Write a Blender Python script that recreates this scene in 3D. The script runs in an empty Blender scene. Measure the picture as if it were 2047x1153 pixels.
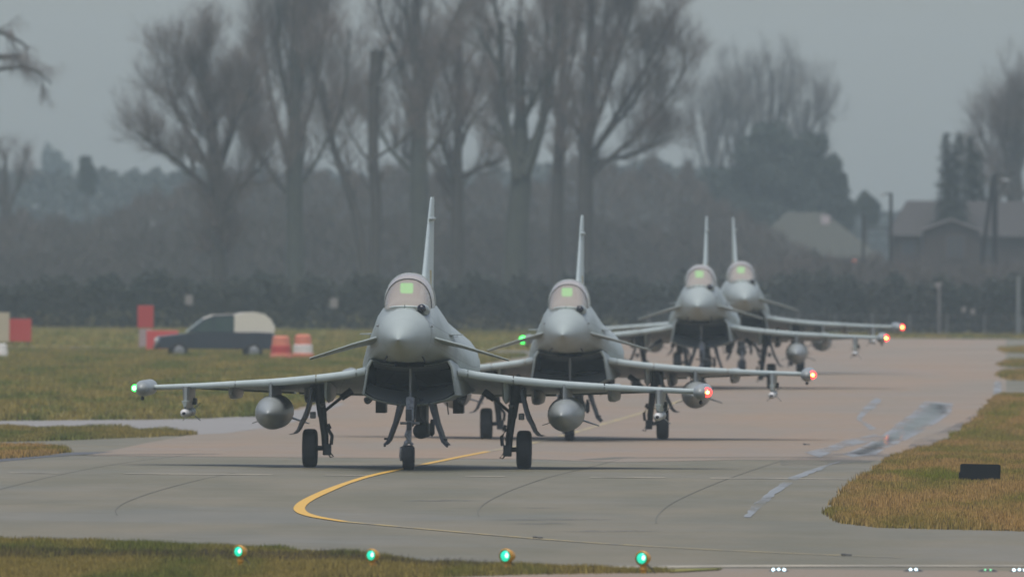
import bpy, math, random
import numpy as np
from math import radians, sin, cos, pi, sqrt, atan2, exp
from mathutils import Vector, Matrix

# ------------------------------------------------------------------ camera, sky, sun, exposure
scene = bpy.context.scene
COL = scene.collection
FPX, CAM_H, HOR, ROLL = 40800.0, 4.27, 500.0, radians(0.42)

cam_data = bpy.data.cameras.new('camera')
cam_data.sensor_width = 36.0
cam_data.lens = 36.0 * FPX / 2047.0
cam_data.clip_start = 1.0
cam_data.clip_end = 9000.0
cam_data.dof.use_dof = True
cam_data.dof.focus_distance = 352.0
cam_data.dof.aperture_fstop = 5.2
cam = bpy.data.objects.new('camera', cam_data)
cam.location = (0, 0, CAM_H)
cam.rotation_euler = (radians(90) - math.atan((576.5 - HOR) / FPX), -ROLL, 0)
COL.objects.link(cam)
scene.camera = cam

SUN_EL, SUN_AZ = radians(74), radians(190)      # azimuth clockwise from +Y
world = bpy.data.worlds.new('World')
scene.world = world
world.use_nodes = True
wn = world.node_tree
bg = wn.nodes['Background']
sky = wn.nodes.new('ShaderNodeTexSky')
sky.sky_type = 'NISHITA'
sky.sun_disc = False
sky.sun_elevation = SUN_EL
sky.sun_rotation = SUN_AZ
sky.air_density = 1.0
sky.dust_density = 1.5
sky.ozone_density = 1.0
hsv = wn.nodes.new('ShaderNodeHueSaturation')
hsv.inputs['Hue'].default_value = 0.510
hsv.inputs['Saturation'].default_value = 0.7
wn.links.new(sky.outputs[0], hsv.inputs['Color'])
cast = wn.nodes.new('ShaderNodeMix'); cast.data_type = 'RGBA'; cast.blend_type = 'MULTIPLY'
cast.inputs[0].default_value = 1.0; cast.inputs[7].default_value = (0.95, 0.985, 1.055, 1)      # cool overcast cast
wn.links.new(hsv.outputs[0], cast.inputs[6])
wn.links.new(cast.outputs[2], bg.inputs['Color'])
bg.inputs['Strength'].default_value = 0.050

sun_data = bpy.data.lights.new('sun', 'SUN')
sun_data.energy = 1.5
sun_data.angle = radians(45)
sun_data.color = (1.0, 0.96, 0.90)
sun = bpy.data.objects.new('sun', sun_data)
sd = Vector((sin(SUN_AZ) * cos(SUN_EL), cos(SUN_AZ) * cos(SUN_EL), sin(SUN_EL)))
sun.rotation_euler = (-sd).to_track_quat('-Z', 'Y').to_euler()
sun.location = (0, 0, 80)
COL.objects.link(sun)

scene.view_settings.view_transform = 'Standard'
scene.view_settings.look = 'None'
scene.view_settings.gamma = 1.0
scene.view_settings.use_curve_mapping = False
scene.view_settings.exposure = 1.16
scene.render.engine = 'CYCLES'
scene.cycles.use_denoising = True
scene.cycles.max_bounces = 6
scene.cycles.volume_bounces = 1
scene.cycles.caustics_reflective = False
scene.cycles.caustics_refractive = False

HAZE_DENSITY = 0.00015
HAZE_COLOR = (0.74, 0.91, 1.0, 1)

rng = np.random.default_rng(7)
random.seed(7)

# ------------------------------------------------------------------ geometry helpers
def G(y):                                   # the taxiway dips a little round the second jet
    y = np.asarray(y, float); t = np.clip((y - 590.0) / 110.0, 0, 1)
    return -0.23 * np.exp(-0.5 * ((y - 486.0) / 38.0) ** 2) + 0.12 * t * t * (3 - 2 * t)

def unroll(px, py):
    dx, dy = px - 1023.5, py - 576.5
    c, s = cos(ROLL), sin(ROLL)
    return dx * c + dy * s, -dx * s + dy * c

def at(px, py):                             # ground point seen at a pixel of the photograph
    dx, dy = unroll(px, py)
    d = dy + 576.5 - HOR
    Y = FPX * CAM_H / d
    for _ in range(12):
        Y = 0.5 * Y + 0.5 * FPX * (CAM_H - float(G(Y))) / d
    return dx * Y / FPX, Y

def spot(px, py, Y):                        # point at distance Y
    dx, dy = unroll(px, py)
    return np.array([dx * Y / FPX, Y, CAM_H - (dy + 576.5 - HOR) * Y / FPX])

def mesh_np(name, V, faces, smooth=False):
    """faces: list of (n,k) int arrays"""
    me = bpy.data.meshes.new(name)
    V = np.asarray(V, np.float32)
    me.vertices.add(len(V))
    me.vertices.foreach_set('co', V.ravel())
    tot = sum(len(f) for f in faces)
    loops = np.concatenate([np.asarray(f, np.int32).ravel() for f in faces])
    sizes = np.concatenate([np.full(len(f), np.asarray(f).shape[1], np.int32) for f in faces])
    me.loops.add(len(loops))
    me.loops.foreach_set('vertex_index', loops)
    me.polygons.add(tot)
    st = np.zeros(tot, np.int32)
    st[1:] = np.cumsum(sizes)[:-1]
    me.polygons.foreach_set('loop_start', st)
    me.polygons.foreach_set('loop_total', sizes)
    if smooth:
        me.polygons.foreach_set('use_smooth', np.ones(tot, bool))
    me.update(calc_edges=True)
    return me

class MB:
    def __init__(self):
        self.v, self.f = [], []
    def add(self, vs, fs):
        o = len(self.v)
        self.v += [tuple(map(float, p)) for p in vs]
        self.f += [tuple(i + o for i in f) for f in fs]
        return self
    def loft(self, secs, closed=True, cap=(True, True)):
        M, N = len(secs), len(secs[0])
        vs = [p for s in secs for p in s]
        fs = []
        for i in range(M - 1):
            for j in range(N if closed else N - 1):
                a, b = i * N + j, i * N + (j + 1) % N
                fs.append((a, b, b + N, a + N))
        if cap[0]: fs.append(tuple(range(N))[::-1])
        if cap[1]: fs.append(tuple((M - 1) * N + j for j in range(N)))
        return self.add(vs, fs)
    def box(self, x0, x1, y0, y1, z0, z1):
        vs = [(x, y, z) for x in (x0, x1) for y in (y0, y1) for z in (z0, z1)]
        return self.add(vs, [(0, 1, 3, 2), (4, 6, 7, 5), (0, 4, 5, 1), (2, 3, 7, 6), (0, 2, 6, 4), (1, 5, 7, 3)])
    def tube(self, pts, r, n=8, cap=True):
        pts = [Vector(p) for p in pts]
        rs = r if isinstance(r, (list, tuple)) else [r] * len(pts)
        secs = []
        for i, p in enumerate(pts):
            d = (pts[min(i + 1, len(pts) - 1)] - pts[max(i - 1, 0)]).normalized()
            a = Vector((0, 0, 1)) if abs(d.z) < 0.9 else Vector((1, 0, 0))
            u = d.cross(a).normalized(); w = d.cross(u)
            secs.append([p + (u * cos(2 * pi * k / n) + w * sin(2 * pi * k / n)) * rs[i] for k in range(n)])
        return self.loft(secs, cap=(cap, cap))
    def lathe_y(self, prof, c=(0, 0, 0), n=24, cap=(True, True), sx=1, sz=1):   # prof [(u, r)], axis along y
        secs = [[(c[0] + r * sx * cos(2 * pi * k / n), c[1] + u, c[2] + r * sz * sin(2 * pi * k / n)) for k in range(n)] for u, r in prof]
        return self.loft(secs, cap=cap)
    def lathe_x(self, prof, c=(0, 0, 0), n=28):
        secs = [[(c[0] + u, c[1] + r * cos(2 * pi * k / n), c[2] + r * sin(2 * pi * k / n)) for k in range(n)] for u, r in prof]
        return self.loft(secs)
    def lathe_z(self, prof, c=(0, 0, 0), n=16):
        secs = [[(c[0] + r * cos(2 * pi * k / n), c[1] + r * sin(2 * pi * k / n), c[2] + u) for k in range(n)] for u, r in prof]
        return self.loft(secs)
    def sphere(self, c, r, n=16, m=10, sy=1, sz=1):
        secs = []
        for i in range(m + 1):
            t = pi * (0.02 + 0.96 * i / m)
            secs.append([(c[0] + r * sin(t) * cos(2 * pi * k / n), c[1] - r * sy * cos(t), c[2] + r * sz * sin(t) * sin(2 * pi * k / n)) for k in range(n)])
        return self.loft(secs)
    def build(self, name, mat, parent=None, smooth=True, bevel=0.0, angle=40):
        import bmesh
        me = bpy.data.meshes.new(name)
        me.from_pydata(self.v, [], self.f)
        bm = bmesh.new(); bm.from_mesh(me)
        bmesh.ops.recalc_face_normals(bm, faces=bm.faces)
        bm.to_mesh(me); bm.free()
        if smooth:
            me.polygons.foreach_set('use_smooth', [True] * len(me.polygons))
            me.set_sharp_from_angle(angle=radians(angle))
        me.materials.append(mat)
        o = bpy.data.objects.new(name, me)
        COL.objects.link(o)
        if parent is not None: o.parent = parent
        if bevel:
            b = o.modifiers.new('bevel', 'BEVEL'); b.width = bevel; b.segments = 2; b.limit_method = 'ANGLE'
        return o

def link(name, me, mat, parent=None):
    me.materials.append(mat)
    o = bpy.data.objects.new(name, me); COL.objects.link(o)
    if parent is not None: o.parent = parent
    return o

def tag(o, label=None, cat=None, group=None, kind=None):
    if label: o['label'] = label
    if cat: o['category'] = cat
    if group: o['group'] = group
    if kind: o['kind'] = kind
    return o

def empty(name, loc=(0, 0, 0), rz=0.0):
    o = bpy.data.objects.new(name, None); o.empty_display_size = 0.3
    o.location = loc; o.rotation_euler = (0, 0, rz); COL.objects.link(o)
    return o

def copy_tree(o, parent=None):
    c = o.copy(); COL.objects.link(c)
    if parent is not None:
        c.parent = parent
    for ch in list(o.children):
        copy_tree(ch, c)
    return c

# ------------------------------------------------------------------ materials
def mat(name, c, rough=0.6, metal=0.0, c2=None, scale=3.0, detail=5.0, spec=None, emit=None, estr=0.0, stretch=None, bump=0.0, contrast=None, rough2=None, coat=0.0):
    m = bpy.data.materials.new(name); m.use_nodes = True
    nt = m.node_tree; b = nt.nodes['Principled BSDF']
    b.inputs['Base Color'].default_value = (*c, 1)
    b.inputs['Roughness'].default_value = rough
    b.inputs['Metallic'].default_value = metal
    if spec is not None: b.inputs['Specular IOR Level'].default_value = spec
    if coat: b.inputs['Coat Weight'].default_value = coat
    if emit:
        b.inputs['Emission Color'].default_value = (*emit, 1); b.inputs['Emission Strength'].default_value = estr
    if c2 or bump:
        tc = nt.nodes.new('ShaderNodeTexCoord'); mp = nt.nodes.new('ShaderNodeMapping'); nz = nt.nodes.new('ShaderNodeTexNoise')
        if stretch: mp.inputs['Scale'].default_value = stretch
        nt.links.new(tc.outputs['Object'], mp.inputs[0]); nt.links.new(mp.outputs[0], nz.inputs['Vector'])
        nz.inputs['Scale'].default_value = scale; nz.inputs['Detail'].default_value = detail
        if c2:
            mr = nt.nodes.new('ShaderNodeMapRange'); lo, hi = contrast or (0.3, 0.7)
            mr.inputs[1].default_value = lo; mr.inputs[2].default_value = hi
            nt.links.new(nz.outputs['Fac'], mr.inputs[0])
            mx = nt.nodes.new('ShaderNodeMix'); mx.data_type = 'RGBA'
            mx.inputs[6].default_value = (*c, 1); mx.inputs[7].default_value = (*c2, 1)
            nt.links.new(mr.outputs[0], mx.inputs[0]); nt.links.new(mx.outputs[2], b.inputs['Base Color'])
            if rough2 is not None:
                m2 = nt.nodes.new('ShaderNodeMapRange'); m2.inputs[3].default_value = rough; m2.inputs[4].default_value = rough2
                nt.links.new(mr.outputs[0], m2.inputs[0]); nt.links.new(m2.outputs[0], b.inputs['Roughness'])
        if bump:
            bp = nt.nodes.new('ShaderNodeBump'); bp.inputs['Strength'].default_value = bump
            nt.links.new(nz.outputs['Fac'], bp.inputs['Height']); nt.links.new(bp.outputs[0], b.inputs['Normal'])
    return m

M = {}
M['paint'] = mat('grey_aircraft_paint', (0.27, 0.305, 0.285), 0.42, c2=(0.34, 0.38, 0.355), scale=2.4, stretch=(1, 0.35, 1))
def panel_lines(m, k):
    nt = m.node_tree; b = nt.nodes['Principled BSDF']; l = b.inputs['Base Color'].links[0]; src = l.from_socket
    tc = nt.nodes.new('ShaderNodeTexCoord'); sp = nt.nodes.new('ShaderNodeSeparateXYZ'); nt.links.new(tc.outputs['Object'], sp.inputs[0])
    ab = nt.nodes.new('ShaderNodeMath'); ab.operation = 'ABSOLUTE'; nt.links.new(sp.outputs[0], ab.inputs[0])
    ad = nt.nodes.new('ShaderNodeMath'); ad.operation = 'MULTIPLY_ADD'; ad.inputs[1].default_value = 0.9; nt.links.new(ab.outputs[0], ad.inputs[0]); nt.links.new(sp.outputs[2], ad.inputs[2])
    cb = nt.nodes.new('ShaderNodeCombineXYZ'); nt.links.new(sp.outputs[1], cb.inputs[0]); nt.links.new(ad.outputs[0], cb.inputs[1])
    br = nt.nodes.new('ShaderNodeTexBrick'); br.inputs['Scale'].default_value = 1.0; br.inputs['Mortar Size'].default_value = 0.007
    br.inputs['Brick Width'].default_value = 0.85; br.inputs['Row Height'].default_value = 0.37; br.inputs['Mortar Smooth'].default_value = 0.3
    br.inputs['Color1'].default_value = (1, 1, 1, 1); br.inputs['Color2'].default_value = (0.90, 0.91, 0.92, 1); br.inputs['Mortar'].default_value = (k, k, k, 1)
    nt.links.new(cb.outputs[0], br.inputs['Vector'])
    n2 = nt.nodes.new('ShaderNodeTexNoise'); n2.inputs['Scale'].default_value = 7; n2.inputs['Detail'].default_value = 6; nt.links.new(tc.outputs['Object'], n2.inputs['Vector'])
    mr = nt.nodes.new('ShaderNodeMapRange'); mr.inputs[1].default_value = .3; mr.inputs[2].default_value = .7; mr.inputs[3].default_value = .86; mr.inputs[4].default_value = 1.08; nt.links.new(n2.outputs[0], mr.inputs[0])
    m1 = nt.nodes.new('ShaderNodeMix'); m1.data_type = 'RGBA'; m1.blend_type = 'MULTIPLY'; m1.inputs[0].default_value = 1
    m2 = nt.nodes.new('ShaderNodeMix'); m2.data_type = 'RGBA'; m2.blend_type = 'MULTIPLY'; m2.inputs[0].default_value = 1
    nt.links.new(src, m1.inputs[6]); nt.links.new(br.outputs[0], m1.inputs[7]); nt.links.new(m1.outputs[2], m2.inputs[6]); nt.links.new(mr.outputs[0], m2.inputs[7])
    nt.links.new(m2.outputs[2], b.inputs['Base Color'])
panel_lines(M['paint'], 0.45)
M['radome'] = mat('radome_paint', (0.29, 0.33, 0.31), 0.5, c2=(0.32, 0.36, 0.34), scale=2.0)
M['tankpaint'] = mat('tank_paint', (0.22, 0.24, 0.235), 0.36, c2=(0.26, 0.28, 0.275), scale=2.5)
M['edge'] = mat('lit_edge_paint', (0.46, 0.52, 0.50), 0.4, c2=(0.40, 0.46, 0.44), scale=2.2)  # paler airframe grey: light on front-facing edges, pylons and fin painted in
M['duct'] = mat('duct_painted_shade', (0.001, 0.0013, 0.002), 0.95, spec=0.02)  # shade deep in the intake, put into a near-black colour
M['splitter'] = mat('splitter_grey', (0.26, 0.27, 0.27), 0.6)
M['lip'] = mat('intake_lip_dark', (0.19, 0.21, 0.215), 0.6)
M['rubber'] = mat('tyre_rubber', (0.012, 0.013, 0.015), 0.85, c2=(0.022, 0.022, 0.024), scale=8)
M['gear'] = mat('gear_metal', (0.06, 0.064, 0.065), 0.5, c2=(0.02, 0.021, 0.022), scale=9)
M['gearlight'] = mat('gear_bare_metal', (0.33, 0.34, 0.34), 0.35, 0.3, c2=(0.12, 0.12, 0.12), scale=14)
M['dark'] = mat('dark_metal', (0.03, 0.032, 0.034), 0.5)
M['seam'] = mat('seam_dark', (0.05, 0.055, 0.058), 0.7)
M['missile'] = mat('missile_white', (0.60, 0.60, 0.58), 0.35, c2=(0.5, 0.5, 0.49), scale=8)
M['blackglass'] = mat('black_glass', (0.012, 0.012, 0.018), 0.08)
M['hud'] = mat('hud_glow', (0.02, 0.2, 0.03), 0.4, emit=(0.16, 1.0, 0.13), estr=0.30)
M['red'] = mat('red_light_lens', (0.5, 0.02, 0.02), 0.3, emit=(1.0, 0.035, 0.03), estr=2.2)
M['redcore'] = mat('red_light_core', (0.5, 0.3, 0.1), 0.3, emit=(1.0, 0.55, 0.08), estr=9.0)
M['green'] = mat('green_light_lens', (0.02, 0.5, 0.05), 0.3, emit=(0.03, 1.0, 0.10), estr=2.2)
M['greencore'] = mat('green_light_core', (0.2, 0.5, 0.2), 0.3, emit=(0.35, 1.0, 0.5), estr=5.0)
M['crack'] = mat('crack_filler', (0.105, 0.10, 0.076), 0.8)
M['exhaust'] = mat('exhaust_metal', (0.10, 0.09, 0.08), 0.4, 0.8)

def glass_mat(name, col, fac, rough):
    m = bpy.data.materials.new(name); m.use_nodes = True
    nt = m.node_tree; b = nt.nodes['Principled BSDF']; out = nt.nodes['Material Output']
    b.inputs['Base Color'].default_value = (*col, 1); b.inputs['Roughness'].default_value = rough
    tr = nt.nodes.new('ShaderNodeBsdfTransparent'); tr.inputs[0].default_value = (0.93, 0.88, 0.82, 1)
    mx = nt.nodes.new('ShaderNodeMixShader'); mx.inputs[0].default_value = fac
    nt.links.new(tr.outputs[0], mx.inputs[1]); nt.links.new(b.outputs[0], mx.inputs[2]); nt.links.new(mx.outputs[0], out.inputs[0])
    return m
M['screen'] = glass_mat('tinted_canopy_glass', (0.54, 0.48, 0.42), 0.5, 0.2)
M['canopy'] = glass_mat('canopy_glass', (0.50, 0.465, 0.43), 0.72, 0.14)

# ------------------------------------------------------------------ ground, pavement, markings
def ground_mat():
    m = bpy.data.materials.new('ground_soil_grass'); m.use_nodes = True
    nt = m.node_tree; b = nt.nodes['Principled BSDF']; b.inputs['Roughness'].default_value = 0.95
    b.inputs['Specular IOR Level'].default_value = 0.1
    ge = nt.nodes.new('ShaderNodeNewGeometry')
    mp = nt.nodes.new('ShaderNodeMapping'); mp.inputs['Scale'].default_value = (0.30, 0.035, 1)
    nt.links.new(ge.outputs['Position'], mp.inputs[0])
    n1 = nt.nodes.new('ShaderNodeTexNoise'); n1.inputs['Scale'].default_value = 1.0; n1.inputs['Detail'].default_value = 6
    nt.links.new(mp.outputs[0], n1.inputs['Vector'])
    r = nt.nodes.new('ShaderNodeValToRGB'); e = r.color_ramp.elements
    e[0].position = 0.30; e[0].color = (0.085, 0.095, 0.035, 1)
    e[1].position = 0.68; e[1].color = (0.155, 0.11, 0.055, 1)
    x = e.new(0.48); x.color = (0.125, 0.115, 0.045, 1)
    nt.links.new(n1.outputs['Fac'], r.inputs[0]); nt.links.new(r.outputs[0], b.inputs['Base Color'])
    return m
M['ground'] = ground_mat()

def blade_mat(name, green, straw, dark, var=0.5):
    m = bpy.data.materials.new(name); m.use_nodes = True
    nt = m.node_tree; b = nt.nodes['Principled BSDF']; b.inputs['Roughness'].default_value = 0.8
    b.inputs['Specular IOR Level'].default_value = 0.15
    ge = nt.nodes.new('ShaderNodeNewGeometry')
    mp = nt.nodes.new('ShaderNodeMapping'); mp.inputs['Scale'].default_value = (0.55, 0.05, 0.0)
    nt.links.new(ge.outputs['Position'], mp.inputs[0])
    n1 = nt.nodes.new('ShaderNodeTexNoise'); n1.inputs['Scale'].default_value = 1.0; n1.inputs['Detail'].default_value = 5
    nt.links.new(mp.outputs[0], n1.inputs['Vector'])
    at_ = nt.nodes.new('ShaderNodeAttribute'); at_.attribute_name = 'tint'
    mr = nt.nodes.new('ShaderNodeMapRange'); mr.inputs[1].default_value = 0.40; mr.inputs[2].default_value = 0.58
    nt.links.new(n1.outputs['Fac'], mr.inputs[0])
    ad = nt.nodes.new('ShaderNodeMath'); ad.operation = 'MULTIPLY_ADD'; ad.inputs[1].default_value = 0.55
    sb = nt.nodes.new('ShaderNodeMath'); sb.operation = 'SUBTRACT'; sb.inputs[1].default_value = 0.28
    nt.links.new(at_.outputs['Fac'], ad.inputs[0]); nt.links.new(mr.outputs[0], ad.inputs[2])
    nt.links.new(ad.outputs[0], sb.inputs[0])
    r = nt.nodes.new('ShaderNodeValToRGB'); e = r.color_ramp.elements
    e[0].position = 0.0; e[0].color = (*green, 1); e[1].position = 1.0; e[1].color = (*straw, 1)
    x = e.new(0.3); x.color = (*[0.55 * g + 0.45 * s for g, s in zip(green, straw)], 1)
    nt.links.new(sb.outputs[0], r.inputs[0])
    mx = nt.nodes.new('ShaderNodeMix'); mx.data_type = 'RGBA'; mx.inputs[7].default_value = (*dark, 1)
    gt = nt.nodes.new('ShaderNodeMath'); gt.operation = 'GREATER_THAN'; gt.inputs[1].default_value = 0.9
    nt.links.new(at_.outputs['Fac'], gt.inputs[0]); nt.links.new(gt.outputs[0], mx.inputs[0])
    vr = nt.nodes.new('ShaderNodeMapRange'); vr.inputs[3].default_value = 1 - var; vr.inputs[4].default_value = 1 + var * 1.1
    nt.links.new(at_.outputs['Fac'], vr.inputs[0])
    vm = nt.nodes.new('ShaderNodeMix'); vm.data_type = 'RGBA'; vm.blend_type = 'MULTIPLY'; vm.inputs[0].default_value = 1.0
    nt.links.new(r.outputs[0], vm.inputs[6]); nt.links.new(vr.outputs[0], vm.inputs[7])
    nt.links.new(vm.outputs[2], mx.inputs[6]); nt.links.new(mx.outputs[2], b.inputs['Base Color'])
    return m
M['blades'] = blade_mat('mixed_grass', (0.125, 0.140, 0.034), (0.245, 0.192, 0.060), (0.07, 0.05, 0.03))
M['blades_dry'] = blade_mat('dry_grass', (0.20, 0.175, 0.038), (0.335, 0.218, 0.080), (0.10, 0.065, 0.04))

def pave_mat(name, ca, cb, r_lo, r_hi, sx, sy, cut=(0.38, 0.62)):
    m = bpy.data.materials.new(name); m.use_nodes = True
    nt = m.node_tree; b = nt.nodes['Principled BSDF']
    ge = nt.nodes.new('ShaderNodeNewGeometry')
    def noise(scx, scy, det):
        mp = nt.nodes.new('ShaderNodeMapping'); mp.inputs['Scale'].default_value = (scx, scy, 0)
        nt.links.new(ge.outputs['Position'], mp.inputs[0])
        n = nt.nodes.new('ShaderNodeTexNoise'); n.inputs['Scale'].default_value = 1.0; n.inputs['Detail'].default_value = det
        n.inputs['Roughness'].default_value = 0.6
        nt.links.new(mp.outputs[0], n.inputs['Vector'])
        return n
    n1 = noise(sx, sy, 8); n2 = noise(0.12, 0.06, 6); n3 = noise(60, 6, 3)
    def rangef(n, a, b_, c=0.0, d=1.0):
        mr = nt.nodes.new('ShaderNodeMapRange')
        for i, v in zip((1, 2, 3, 4), (a, b_, c, d)): mr.inputs[i].default_value = v
        nt.links.new(n.outputs[0], mr.inputs[0]); return mr
    f1 = rangef(n1, *cut)
    mx = nt.nodes.new('ShaderNodeMix'); mx.data_type = 'RGBA'
    mx.inputs[6].default_value = (*ca, 1); mx.inputs[7].default_value = (*cb, 1)
    nt.links.new(f1.outputs[0], mx.inputs[0])
    f3 = rangef(n3, 0.3, 0.7, 0.86, 1.12)
    mul = nt.nodes.new('ShaderNodeMix'); mul.data_type = 'RGBA'; mul.blend_type = 'MULTIPLY'; mul.inputs[0].default_value = 1.0
    nt.links.new(mx.outputs[2], mul.inputs[6]); nt.links.new(f3.outputs[0], mul.inputs[7])
    nt.links.new(mul.outputs[2], b.inputs['Base Color'])
    f2 = rangef(n2, 0.35, 0.65, r_lo, r_hi)
    nt.links.new(f2.outputs[0], b.inputs['Roughness'])
    b.inputs['Specular IOR Level'].default_value = 0.35
    return m
M['concrete'] = pave_mat('concrete_pavement', (0.124, 0.115, 0.077), (0.158, 0.139, 0.095), 0.5, 0.85, 0.35, 0.05)
M['tarmac'] = pave_mat('pink_tarmac', (0.230, 0.168, 0.115), (0.200, 0.165, 0.124), 0.55, 0.9, 0.22, 0.02)
M['asphalt'] = mat('dark_asphalt', (0.055, 0.058, 0.062), 0.7, c2=(0.085, 0.085, 0.085), scale=1.2)
M['paleasphalt'] = mat('pale_path', (0.19, 0.18, 0.165), 0.7, c2=(0.23, 0.215, 0.195), scale=0.4)
M['yellow'] = mat('yellow_line_paint', (0.62, 0.36, 0.035), 0.6, c2=(0.50, 0.30, 0.06), scale=1.5)
M['yellow_worn'] = mat('worn_yellow_paint', (0.42, 0.32, 0.12), 0.6, c2=(0.19, 0.175, 0.145), scale=0.9, contrast=(0.42, 0.6))
M['cream'] = mat('worn_cream_paint', (0.42, 0.37, 0.27), 0.6, c2=(0.20, 0.18, 0.135), scale=0.7, contrast=(0.4, 0.6))
def film(name, col, rough, sx, sy, lo, hi, fmax=0.75):
    m = mat(name, col, rough); nt = m.node_tree; b = nt.nodes['Principled BSDF']; out = nt.nodes['Material Output']
    ge = nt.nodes.new('ShaderNodeNewGeometry'); mp = nt.nodes.new('ShaderNodeMapping'); mp.inputs['Scale'].default_value = (sx, sy, 0)
    nz = nt.nodes.new('ShaderNodeTexNoise'); nz.inputs['Scale'].default_value = 1; nz.inputs['Detail'].default_value = 6
    nt.links.new(ge.outputs['Position'], mp.inputs[0]); nt.links.new(mp.outputs[0], nz.inputs['Vector'])
    mr = nt.nodes.new('ShaderNodeMapRange'); mr.inputs[1].default_value = lo; mr.inputs[2].default_value = hi
    nt.links.new(nz.outputs[0], mr.inputs[0])
    tr = nt.nodes.new('ShaderNodeBsdfTransparent'); mx = nt.nodes.new('ShaderNodeMixShader')
    mr.inputs[4].default_value = fmax
    nt.links.new(mr.outputs[0], mx.inputs[0]); nt.links.new(tr.outputs[0], mx.inputs[1]); nt.links.new(b.outputs[0], mx.inputs[2]); nt.links.new(mx.outputs[0], out.inputs[0])
    return m
M['wet'] = film('wet_tarmac', (0.20, 0.20, 0.20), 0.035, 0.8, 0.05, 0.25, 0.5, 0.3)
M['pale_sheen'] = film('painted_sheen_film', (0.27, 0.275, 0.27), 0.3, 1.2, 0.08, 0.32, 0.56, 0.7)  # sky sheen on wet pavement, painted as a pale base colour
M['damp'] = film('damp_tarmac', (0.105, 0.10, 0.09), 0.5, 1.1, 0.07, 0.36, 0.68, 0.45)

def sheet(name, xs, ys, z, m, kind='structure'):
    X, Y = np.meshgrid(xs, ys)
    V = np.stack([X, Y, G(Y) + z], -1).reshape(-1, 3)
    nx, ny = len(xs), len(ys)
    i = np.arange(ny - 1)[:, None] * nx + np.arange(nx - 1)[None, :]
    F = np.stack([i, i + 1, i + nx + 1, i + nx], -1).reshape(-1, 4)
    o = link(name, mesh_np(name, V, [F]), m)
    tag(o, kind=kind); return o

ys = np.concatenate([[-100, 100, 250], np.arange(300, 740, 6), [800, 850, 1000, 1400, 2000, 3200]])
sheet('ground', [-1500, -300, -60, 0, 60, 300, 1500], ys, -0.03, M['ground'])

def ribbon(name, pts, widths, z, m, kind='structure', sub=6):
    """strip along world points (x,y), width across, following the ground"""
    P = np.array(pts, float)
    W = np.array(widths if hasattr(widths, '__len__') else [widths] * len(P), float)
    t = np.arange(len(P)); tt = np.linspace(0, len(P) - 1, (len(P) - 1) * sub + 1)
    Q = np.stack([np.interp(tt, t, P[:, 0]), np.interp(tt, t, P[:, 1])], -1); w = np.interp(tt, t, W)
    if len(P) > 2:                                           # smooth
        for _ in range(sub):
            Q[1:-1] = 0.25 * Q[:-2] + 0.5 * Q[1:-1] + 0.25 * Q[2:]
    d = np.gradient(Q, axis=0); d /= np.linalg.norm(d, axis=1)[:, None]
    n = np.stack([-d[:, 1], d[:, 0]], -1) * (w / 2)[:, None]
    A, B = Q + n, Q - n
    V = np.concatenate([np.c_[A, G(A[:, 1]) + z], np.c_[B, G(B[:, 1]) + z]])
    k = len(Q); i = np.arange(k - 1)
    F = np.stack([i, i + 1, i + 1 + k, i + k], -1)
    o = link(name, mesh_np(name, V, [F]), m)
    if kind: tag(o, kind=kind)
    return o

def ztri(poly_xy, z, step=6.0):
    """fill a polygon with strips in y so that it follows the ground; returns V,F"""
    P = np.array(poly_xy, float)
    y0, y1 = P[:, 1].min(), P[:, 1].max()
    yy = np.unique(np.concatenate([np.linspace(y0 + 1e-3, y1 - 1e-3, max(3, int((y1 - y0) / step))), np.clip(P[:, 1], y0 + 1e-3, y1 - 1e-3)]))
    V, F = [], []
    def spans(y):
        xs = []
        for a, b in zip(P, np.roll(P, -1, 0)):
            if (a[1] <= y) != (b[1] <= y):
                xs.append(a[0] + (b[0] - a[0]) * (y - a[1]) / (b[1] - a[1]))
        return sorted(xs)
    for y in yy:
        xs = spans(y)
        if len(xs) < 2: xs = [P[:, 0].mean()] * 2
        V += [(xs[0], y, float(G(y)) + z), (xs[-1], y, float(G(y)) + z)]
    n = len(yy)
    F = [(2 * i, 2 * i + 1, 2 * i + 3, 2 * i + 2) for i in range(n - 1)]
    return np.array(V), np.array(F)

def patch(name, poly, z, m, kind='structure'):
    V, F = ztri(poly, z)
    o = link(name, mesh_np(name, V, [F]), m)
    if kind: tag(o, kind=kind)
    return o

# concrete taxiway near, pink tarmac strip beyond
LEFT = lambda y: -5.8 + (y - 562) * 0.0274
RIGHT = lambda y: 13.75 + (y - 581) * 0.0245
sheet('taxiway_pavement', [-60, -20, 0, 20, 60], np.concatenate([[262], np.arange(276, 740, 6), [850, 995]]), 0.0, M['concrete'])
patch('tarmac_strip', [(-8.8, 424), (-4, 426), (0, 424.5), (2.2, 417), (3.5, 421), (5, 427), (9.5, 427), (11, 470), (14.1, 581), (24, 990), (7, 990), (-2.4, 700), (-5.8, 562), (-8.3, 470)], 0.004, M['tarmac'])
# near concrete apron edge, bottom right
patch('shoulder_strip', [(-1.5, 264), (9, 264), (9, 274.6), (3, 275.2), (0.8, 275.0)], 0.004, M['tarmac'])
ribbon('pale_edge_line', [at(1150, 1134), at(1500, 1131), at(2060, 1131)], 1.3, 0.008, M['cream'])

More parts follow.
